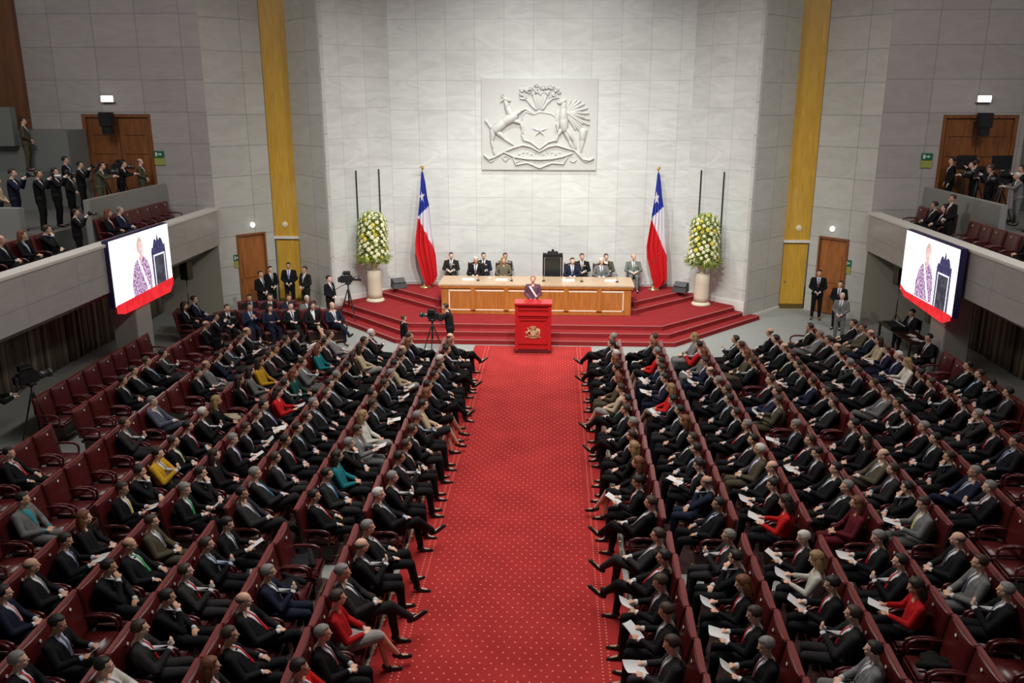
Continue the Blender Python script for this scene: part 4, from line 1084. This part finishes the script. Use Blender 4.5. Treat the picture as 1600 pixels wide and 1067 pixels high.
E_CH = pat_emit('screen_chair',(.02,.02,.08),(.05,.05,.16),1.0,10); E_SE = pat_emit('screen_leather',(.03,.03,.05),(.06,.07,.09),1.0,4); E_RD = pat_emit('screen_red',(.75,.01,.02),(.85,.02,.03),1.0,3)
E_SH = pat_emit('screen_sash',(.9,.8,.95),(1,.95,1),1.2,9)
def screen(x, ya, yb, za, zb, side):
    s = 1 if side=='left' else -1     # facing +x or -x
    t = thing('video_screen', f"large bright screen hung on the {side} balcony showing speaker and chair", 'screen', (x,(ya+yb)/2,(za+zb)/2), 0, 'screens on the balconies')
    w = yb-ya; h = zb-za
    part('casing', MB().box(*sorted((-.18*s,-.01*s)), -w/2-.03,w/2+.03,-h/2-.03,h/2+.03), mat('purple_black_casing',(.03,.018,.09),.4,noise=.1), t, bevel=.01)
    def P(u,v,d): return V(s*d, (u-.5)*w*(s), (v-.5)*h)
    def poly(name, pts, m_, d, par=None):
        mb=MB(); n=len(pts); vs=[P(u,v,d) for u,v in pts]+[P(u,v,d-.004) for u,v in pts]
        mb.faces(vs,[tuple(range(n)),tuple(range(n,2*n))[::-1]]+[(i,(i+1)%n,n+(i+1)%n,n+i) for i in range(n)])
        return part(name, mb, m_, par or t)
    pic = poly('picture', [(0,0),(1,0),(1,1),(0,1)], E_WH, .0)
    ell = lambda cu,cv,ru,rv,n=20,a0=0,a1=6.2832:[(cu+ru*math.cos(a0+(a1-a0)*i/n),cv+rv*math.sin(a0+(a1-a0)*i/n)) for i in range(n)]
    poly('pictured_jacket', [(.30,.03),(.29,.25),(.33,.45),(.375,.56),(.43,.62),(.50,.62),(.56,.55),(.60,.42),(.62,.25),(.62,.03)], E_JK, .004, pic)
    poly('pictured_hair', ell(.468,.79,.048,.135), E_HR, .005, pic)
    poly('pictured_face', ell(.478,.755,.036,.105), E_SK, .009, pic)
    poly('pictured_neck', [(.45,.66),(.45,.60),(.475,.54),(.505,.60),(.505,.66)], E_SK, .008, pic)
    poly('pictured_sash', [(.405,.60),(.43,.61),(.575,.05),(.54,.05)], E_SH, .010, pic)
    c = poly('pictured_chair', [(.66,-.0),(.655,.62),(.67,.70),(.69,.68),(.715,.80),(.745,.82),(.76,.77),(.785,.90),(.80,.78),(.83,.82),(.86,.78),(.885,.68),(.905,.70),(.91,.62),(.915,.0)], E_CH, .006, pic)
    poly('pictured_leather', [(.70,.0),(.70,.52),(.87,.52),(.87,.0)], E_SE, .009, pic)
    poly('pictured_trim', [(.685,.0),(.685,.56),(.885,.56),(.885,.0),(.873,.0),(.873,.535),(.697,.535),(.697,.0)], E_SH, .011, pic)
    poly('pictured_red_desk', [(.0,-.10),(.0,.02),(.55,.045),(1.0,.075),(1.0,-.03),(.93,-.16),(.12,-.16)] if side=='left' else [(.0,.03),(.0,.09),(.12,.02),(1.,.02),(1.,-.06),(.86,-.16),(.10,-.08)], E_RD, .012, pic)
screen(-11.08,22.25,25.85,2.08,3.86,'left'); screen(11.13,22.65,26.18,1.99,3.77,'right')

# ------------------------------------------------------------------ cameras, tripods, speakers, lamps, signs
def tripod_camera(x, y, z, rz, label, h=1.35, s=1.0):
    tr = thing('tripod', 'black tripod standing '+label, 'tripod', (x,y,z), rz, 'camera tripods')
    part('centre_post', MB().cyl((0,0,h*.45),(0,0,h-.05),.03), M_BLACK, tr, True)
    for k in range(3):
        a = k*2.094+.5; part('leg', MB().tube([V(0.03*math.cos(a),.03*math.sin(a),h*.82),V(.22*math.cos(a),.22*math.sin(a),h*.4),V(.40*math.cos(a),.40*math.sin(a),.02)],[.022,.02,.016]), M_BLACK, tr, True)
    part('pan_head', MB().box(-.07,.07,-.09,.09,h-.07,h).tube([V(.03,-.08,h-.04),V(.10,-.45,h-.22)],.012), M_BLACK, tr, True)
    c = thing('video_camera', 'black television camera, '+label, 'camera', (x,y,z+h), rz, 'television cameras')
    part('body', MB().box(-.09*s,.09*s,-.28*s,.16*s,.0,.24*s), M_BLACK, c, bevel=.015)
    part('lens', MB().cyl((0,.16*s,.12*s),(0,.40*s,.12*s),.07*s,.085*s,20).cyl((0,.40*s,.12*s),(0,.47*s,.12*s),.10*s,.10*s,20), M_GUN, c, True)
    part('viewfinder', MB().box(-.20*s,-.05*s,-.16*s,.10*s,.25*s,.38*s), M_BLACK, c, bevel=.01)
    part('handle', MB().tube([V(0,-.2*s,.24*s),V(0,-.18*s,.34*s),V(0,.08*s,.34*s),V(0,.1*s,.24*s)],.014*s), M_BLACK, c, True)
    part('battery', MB().box(-.07*s,.07*s,-.36*s,-.28*s,.02*s,.2*s), M_GUN, c, bevel=.01)
    return c
PHOTO = None
def stander(code, x, y, z, rz, label, group, pose='stand_clasp', scale=1.):
    global PHOTO
    p = make_person(code, (x,y,z), rz, False, label, group, scale, pose)
    if pose == 'stand_camera':
        t = thing('photo_camera', 'photo camera held by '+' '.join(label.replace(',','').split()[:9]), 'camera', p.location + Matrix.Rotation(rz,3,'Z') @ V(0,.40*scale,1.54*scale), rz, 'photo cameras in raised hands')
        part('body', MB().box(-.07,.07,-.035,.035,-.05,.05).box(-.03,.03,-.03,.03,.05,.075), M_BLACK, t, bevel=.008)
        part('lens', MB().cyl((0,.035,0),(0,.20,0),.035,.042,16), M_PLATE if 'white long lens' in label else M_GUN, t, True)
    return p
# by the stage
tripod_camera(-2.95,25.25,0.001,R(75),'in front of the stage steps, left of the carpet',1.12,.8)
stander('bk-h',-2.42,25.35,0.001,R(88),'person in black leaning over the television camera in front of the stage','camera crew','stand_reach',.93)
stander('bn-h',-3.72,24.75,0.001,R(-60),'person in black crouched beside the television camera by the stage steps','camera crew','stand_clasp',.78)
tripod_camera(-6.35,28.9,0.001,R(-75),'at the left foot of the stage',1.45,.95)
stander('bkwh',-6.95,28.7,0.001,R(-110),'person in black suit standing beside the camera at the left stage corner','camera crew')
stander('bnwh',-9.55,29.4,0.001,R(-120),'person with crossed hands by the left carved door, leftmost of three','people standing at the left stage doors')
stander('bkwh',-9.55,30.45,0.001,R(-135),'person with hanging badge before the left gold panel, middle of three','people standing at the left stage doors',scale=.98)
stander('bkvh',-9.0,30.85,0.001,R(-170),'person in dark suit and violet tie before left gold door','people standing at the left stage doors',scale=1.02)
o = stander('Kkwh',-8.25,30.3,0.001,R(150),'person in black uniform with gold aiguillette by the left grey wall','people standing at the left stage doors')
stander('bkwh',9.95,30.3,0.001,R(165),'guard in black suit standing straight at the right carved door','people standing at the right stage doors',scale=1.03).__setitem__('label','person in black suit standing tall at the right carved door')
stander('bkwh',10.25,28.9,0.001,R(150),'person in black suit and white shirt standing behind the grey jacket','people standing at the right stage doors',scale=.97)
stander('gwhh',9.85,27.4,0.001,R(150),'older white-haired person in grey jacket standing near the right door','people standing at the right stage doors',scale=.92)
stander('bk-h',-9.0,23.7,0.001,R(-70),'person in black raising a photo camera beside the left rows','photographers','stand_camera',.93)
# camera at far left
tripod_camera(-10.95,17.9,0.001,R(-30),'under the left balcony behind the rows',1.4,1.0)
stander('bk-h',-11.45,17.1,0.001,R(-45),'person in black behind the camera under the left balcony','camera crew','stand_reach',1.0)
# sound desk on the right
t = thing('sound_desk', 'dark wooden technicians table by the right curtain with papers', 'table', (11.3,25.85,0.001), R(90))
part('tabletop', MB().box(-1.3,1.3,-.35,.35,.70,.74), M_CHAIRDARK, t, bevel=.008)
for a in (-1.2,1.2):
    for b in (-.3,.3): part('leg', MB().box(a-.03,a+.03,b-.03,b+.03,0,.70), M_CHAIRDARK, t)
for k,(x,y) in enumerate(((11.2,24.9),(11.25,25.3),(11.35,24.6))):
    o = link('paper_sheet', PAPER, None, (x,y,.765), .4*k); tag(o, f"white sheet lying on the technicians table by right curtain, {['nearest the pillar','farthest from the pillar','middle'][(k+2)%3] if False else nth(k+1)+' in the spread'}", 'paper', 'papers on the technicians table')
t = thing('mixing_console', 'black mixing console on the technicians table by the right curtain', 'console', (11.2,26.35,.742), R(90))
part('case', MB().box(-.4,.4,-.28,.28,0,.12), M_BLACK, t, bevel=.015)
m = MB()
for i in range(10): m.box(-.35+.075*i,-.33+.075*i,-.15,-.11,.12,.14)
part('fader', m, M_PLATE, t)
for x,y,c,l in ((11.75,26.6,'bk-h','person in black sitting at the mixing console'),(11.0,23.6,'bk-h','person in black sitting by the technicians table near the pillar'),(11.85,24.9,'bk-h','person in dark top sitting behind the papers on technicians table')):
    plain_chair(x,y,0.001,R(120),f"black side chair, {l.split(' in ')[1].split(' ',1)[1]}"[:90],'side chairs of the technicians')
    make_person(c,(x,y,0.001),R(110),True,l,'technicians by the right curtain',.98,'read' if 'console' in l else 'rest')
def loudspeaker(x,y,z,rz,label,stand=True,group='black loudspeakers under the balconies'):
    t = thing('loudspeaker', label, 'loudspeaker', (x,y,z), rz, group)
    part('cabinet', MB().prism([(-.18,.16),(.18,.16),(.13,-.16),(-.13,-.16)],0,.68), M_BLACK, t, bevel=.02)
    part('grille', MB().box(-.16,.16,.16,.175,.04,.64), M_GUN, t, bevel=.005)
    if stand:
        s_ = thing('speaker_stand', 'pole stand under the '+label, 'stand', (x,y,0.001), rz, 'loudspeaker stands')
        part('pole', MB().cyl((0,0,.03),(0,0,z-.001),.02), M_GUN, s_, True)
        for k in range(3): a=k*2.094; part('leg', MB().cap(V(0,0,.5),.012,V(.32*math.cos(a),.32*math.sin(a),.02),.012), M_GUN, s_, True)
loudspeaker(-12.15,29.25,1.42,R(-100),'black loudspeaker under the left balcony')
loudspeaker(12.3,29.2,1.5,R(100),'black loudspeaker under the right balcony')
for x,y,rz,n in ((-5.05,31.35,R(-150),'left'),(5.3,31.15,R(150),'right')):
    t = thing('stage_monitor', f"black wedge stage monitor on the {n} stage steps", 'monitor speaker', (x,y,.752 if False else .755), rz, 'wedge monitors on the stage')
    MX = Matrix(((0,0,1,0),(1,0,0,0),(0,1,0,0),(0,0,0,1)))
    part('cabinet', MB().prism([(-.2,0),(.2,0),(.12,.16),(-.14,.36)],-.26,.26,MX), M_BLACK, t, bevel=.015)
    part('grille', MB().box(-.23,.23,-.02,.02,-.12,.12, Matrix.Translation((0,.01,.27)) @ Matrix.Rotation(R(52),4,'X')), M_GUN, t)
for s,n,x,z in ((-1,'left',-14.6,7.0),(1,'right',14.6,6.95)):
    t = thing('wall_loudspeaker', f"black loudspeaker mounted above the {n} balcony double door", 'loudspeaker', (x,29.8,6.35), 0, 'loudspeakers above the balcony doors')
    part('cabinet', MB().box(-.22,.22,-.14,.14,.25,.72).box(-.16,.16,-.12,.12,0,.25), M_BLACK, t, bevel=.02)
    part('bracket', MB().box(-.05,.05,.14,.34,.4,.5), M_GUN, t)
    t = thing('wall_lamp', f"bright rectangular lamp above the {n} balcony double door", 'lamp', (x,30.1,7.42), 0, 'rectangular wall lamps')
    part('housing', MB().box(-.22,.22,-.10,.045,-.02,.2), M_WHITE, t, bevel=.01)
    part('diffuser', MB().box(-.2,.2,-.125,-.1,0,.18), mat('lamp_glow',(.9,.9,.85),.5,emit=(1,.97,.9),estr=6), t)
    a = Vector((CX+s*9.87,31.85)); b=Vector((CX+s*11.35,30.15)); d=(b-a).normalized(); p=a+d*.88; nn=Vector((-s*abs(d.y),-abs(d.x)))
    t = thing('round_wall_lamp', f"small round white lamp above the {n} carved door", 'lamp', (p.x+nn.x*.02,p.y+nn.y*.02,3.08), math.atan2(nn.y,nn.x)-math.pi/2, 'round wall lamps')
    part('globe', MB().ell((0,.03,0),(.09,.06,.09)), MATS['lamp_glow'], t, True); part('ring', MB().cyl((0,0,0),(0,.02,0),.11), M_WHITE, t, True)
    def sign(x,y,z,rz,w,label):
        t = thing('exit_sign', label, 'sign', (x,y,z), rz, 'green exit signs')
        part('board', MB().box(-w/2,w/2,-.02,0,0,.22), mat('green_sign',(.01,.16,.07),.4,noise=.05), t, bevel=.003)
        mm = MB(); MX=Matrix(((1,0,0,0),(0,0,-1,-.02),(0,1,0,0),(0,0,0,1))); k=w/.36
        mm.prism([(-.03*k,.09),(-.03*k,.13),(.04*k,.13),(.04*k,.16),(.10*k,.11),(.04*k,.06),(.04*k,.09)],0,.004,MX); mm.prism([(-.13*k,.04),(-.13*k,.17),(-.06*k,.17),(-.06*k,.04)],0,.004,MX)
        part('arrow', mm, M_WHITE, t)
        part('lower_board', MB().box(-w/2,w/2,-.02,0,-.26,-.02), mat('yellow_green_sign',(.35,.38,.10),.4,noise=.1), t)
    sign(-13.05 if s<0 else 13.05,30.13,5.55,0,.36,f"green exit sign beside the {n} balcony double door")
    p=a+d*1.62
    sign(p.x+nn.x*.01,p.y+nn.y*.01,1.85,math.atan2(nn.y,nn.x)+math.pi/2,.22,f"small green sign beside the {n} carved door")
# ------------------------------------------------------------------ balcony people and seats
BF = 3.05
for s,nm in ((-1,'left'),(1,'right')):
    struct(f'floor_front_{nm}', MB().box(*sorted((CX+s*11.62,CX+s*13.0)),1,30.15,2.8,BF), MATS['balcony_slab'])
def bal_seat(x,y,s,label): make_chair((x,y,BF+.001), R(-90) if s<0 else R(90), label, 'red seats on the balconies')
L = [(-12.55,20.15,'bxwh'),(-12.5,20.95,'bf-h'),(-12.5,22.0,'bnuc'),(-12.5,25.25,'bark'),(-12.5,25.98,'ngwh')]
names = ['bald person in black suit at left balcony rail, nearest the camera','curly red-haired person in black jacket and white top at left balcony rail','person in dark suit with hand at mouth at left balcony rail','person with red scarf at left balcony rail beyond the screen','person in navy suit reading at left balcony rail beyond the screen']
HAIRC['R']=(.42,.13,.04); HAIRN['R']='red-haired'
for (x,y,c),n in zip(L,names):
    if c=='bf-h': c='bawh'
    if c=='bark': c='barh'
    bal_seat(x,y,-1,'red seat, occupied by '+' '.join(n.split()[:12])); make_person(c,(x,y,BF+.001),R(-82),False,n,'spectators on the left balcony',1.,'chin' if 'mouth' in n else 'rest')
for k in range(5): bal_seat(-12.5,26.75+.68*k,-1,f"empty dark red balcony seat, {nth(k+1)} beyond the pair past the left screen")
for x,y,c,n,l in ((-12.5,23.35,'bk-h','stand_camera','person in black raising a photo camera in the left balcony gap'),):
    stander(c,x,y,BF+.001,R(-70),l,'photographers on the left balcony',n,.9)
TZ = 3.951
for x,y,c,ps,sc_,l in ((-14.1,23.3,'nk-h','stand_camera',1.,'person in navy suit holding a camera up on the left balcony, leftmost'),(-13.5,23.5,'bnwh','stand_camera',.98,'person with white long lens on the left balcony above the rail end'),(-13.55,24.4,'bk-h','stand_camera',.97,'dark-haired person with camera on the left tier, between two photographers'),(-15.5,28.5,'bkuh','stand_clasp',1.,'person in dark suit standing high at back of the left tier'),(-13.65,25.3,'bkwh','stand_clasp',.9,'person in black suit and white shirt on the left tier by inner rail'),(-13.6,26.9,'Ok-h','stand_reach',.98,'person in dark jacket filming from the left tier, before the double door'),(-13.6,28.3,'bk-h','stand_reach',.95,'person in black behind tripod on left tier, near the double door'),(-14.5,27.5,'bk-h','stand_camera',.95,'person in black at left tier, in front of double door leaf'),(-13.45,29.5,'OxG-','stand_clasp',.93,'person in olive uniform at the far end of the left tier'),(-14.3,22.95,'ef-h','stand_clasp',.9,'fair-haired person in cream top at the edge of the left balcony'),(-17.0,28.3,'ok-h','stand_clasp',.98,'')):
    if not l: continue
    if c=='OxG-': c='OxGh'
    stander(c,x,y,TZ,R(-75),l,'press on the left balcony',ps,sc_)
tripod_camera(-13.75,27.6,TZ,R(-80),'on the left tier before the double door',1.2,.9)
tripod_camera(-13.9,29.0,TZ,R(-80),'on the left tier near its far end',1.25,.9)
stander('ok-h',-16.9,28.75,6.0,R(-70),'person in brown uniform and cap standing at the top left box','guards').location = (-16.75,28.5,5.2)
struct('floor_box_left', MB().box(-20.8,-16.2,28.0,28.85,3.95,5.19), MATS['grey_box'])
Rr = [(12.75,28.5,'bk-h','dark-haired person in black seated by the right balcony end'),(12.75,27.75,'bkwh','person in black suit seated on the right balcony beside the standing guard'),(12.6,22.3,'ba-h','auburn-haired person in black seated at right balcony rail, near the picture edge'),(12.5,21.0,'yk-h','person in yellow top at the right balcony rail, at picture edge')]
for x,y,c,n in Rr:
    bal_seat(x,y,1,'red seat, occupied by '+' '.join(n.split()[:12])); make_person(c,(x,y,BF+.001),R(82),True,n,'spectators on the right balcony',1.,'rest')
for k,y in enumerate((29.3,25.6,24.9,24.2,23.4)): bal_seat(12.5,y,1,f"empty dark red seat on the right balcony, {nth(k+1)} from the far wall")
stander('bnwh',12.5,26.6,BF+.001,R(95),'person in black suit with badge standing at the right balcony rail','guards')
for x,y,c,ps,sc_,l in ((13.7,29.7,'bkwh','stand',1.,'person in dark uniform standing beside the green sign on right tier'),(14.15,28.9,'bk-h','stand_reach',.97,'person in black filming on the right tier, next to the uniformed one'),(14.3,29.3,'bk-h','stand_camera',.97,'person in black with camera before the right double door'),(14.4,28.2,'bn-h','stand_reach',.95,'person in black bending to a camera before right double door, second'),(14.1,26.0,'gw-h','stand_reach',.9,'white-capped person in grey sweater on the right tier'),(14.4,26.6,'bk-h','stand_camera',.98,'person in black raising a camera on the right tier, near picture edge'),(13.85,27.3,'bk-h','stand_camera',.93,'person in black with a camera on the right tier, behind the inner rail'),(13.8,24.5,'bn-h','stand_clasp',.97,'person in dark suit on right tier just past the inner rail end'),(13.9,23.4,'bk-h','stand_clasp',.97,'dark-suited person on right tier, last towards the picture edge')):
    if c=='gw-h': c='gwhh'
    stander(c,x,y,TZ,R(80),l,'press on the right balcony',ps,sc_)
tripod_camera(13.95,28.3,TZ,R(80),'on the right tier beside the inner rail',1.2,.9)
tripod_camera(13.95,26.75,TZ,R(80),'on the right tier by the picture edge',1.15,.9)
for k,(x,y) in enumerate(((14.0,29.35),(15.1,29.3))):
    t = thing('monitor_screen', f"dark flat monitor on a stand before the right double door, {['left','right'][k]} one", 'monitor', (x,y,TZ), R(10), 'monitors before the right double door')
    part('panel', MB().box(-.35,.35,-.02,.02,1.35,1.80), M_BLACK, t, bevel=.01); part('stand', MB().cyl((0,.02,.02),(0,.02,1.4),.025).box(-.2,.2,-.2,.2,0,.02), M_GUN, t)

# ------------------------------------------------------------------ light
w = bpy.data.worlds.new('hall_air'); sc.world = w; w.use_nodes = True
w.node_tree.nodes['Background'].inputs['Color'].default_value = (.75,.78,.85,1); w.node_tree.nodes['Background'].inputs['Strength'].default_value = .07
def area(name, loc, target, sx, sy, power, col=(1,.96,.9), spread=None):
    l = bpy.data.lights.new(name,'AREA'); l.shape='RECTANGLE'; l.size=sx; l.size_y=sy; l.energy=power; l.color=col
    if spread: l.spread = R(spread)
    o = bpy.data.objects.new(name,l); COL.objects.link(o); o.location=loc
    o.rotation_euler = (Vector(target)-Vector(loc)).to_track_quat('-Z','Y').to_euler(); return o
def spot(name, loc, target, power, ang, blend=.6, size=.35, col=(1,.96,.9)):
    l = bpy.data.lights.new(name,'SPOT'); l.energy=power; l.spot_size=R(ang); l.spot_blend=blend; l.shadow_soft_size=size; l.color=col
    o = bpy.data.objects.new(name,l); COL.objects.link(o); o.location=loc
    o.rotation_euler = (Vector(target)-Vector(loc)).to_track_quat('-Z','Y').to_euler(); return o
spot('stage_spot', (-1.8,16.5,14.2), (-1.6,31.5,2.4), 5900, 66, 1., .25, (1,.985,.95))
spot('stage_spot', (2.2,16.5,14.2), (2.0,31.5,2.4), 5900, 66, 1., .25, (1,.985,.95))
spot('stage_downlight', (.1,27.3,14.7), (.1,28.6,0), 4200, 74, .8, .6, (1,.985,.95))
spot('diagonal_wall_fill', (-5,18,14.3), (9.8,31,4.2), 3000, 40, 1., .3, (1,.97,.92))  # crossed pair of spots added to brighten the diagonal walls
spot('diagonal_wall_fill', (5.2,18,14.3), (-9.6,31,4.2), 3000, 40, 1., .3, (1,.97,.92))
area('aisle_light', (0,15,11.6), (0,15,0), 1.6, 13, 860, (1,.95,.9), 150)
area('side_wall_fill', (-13,20,14.6), (-13.5,26,0), 4, 8, 800, (1,.95,.92), 160)  # unseen fill lights added on both sides to lift the upper side walls
area('side_wall_fill', (13,20,14.6), (13.5,26,0), 4, 8, 800, (1,.95,.92), 160)

# ------------------------------------------------------------------ camera
cam = bpy.data.cameras.new('camera'); co = bpy.data.objects.new('camera', cam); COL.objects.link(co)
cam.sensor_width = 36; cam.lens = 36*1356/1600; cam.clip_end = 200
co.location = (.72,0,7.5); co.rotation_euler = (R(90-15.6),0,R(2.85)); sc.camera = co
sc.view_settings.view_transform = 'Standard'; sc.view_settings.look = 'None'; sc.view_settings.gamma = 1; sc.view_settings.exposure = .08
sc.view_settings.use_curve_mapping = False
sc.cycles.use_denoising = True; sc.cycles.max_bounces = 5; sc.cycles.diffuse_bounces = 3; sc.cycles.glossy_bounces = 2; sc.cycles.sample_clamp_indirect = 4
sc.cycles.use_adaptive_sampling = True; sc.cycles.adaptive_threshold = .02
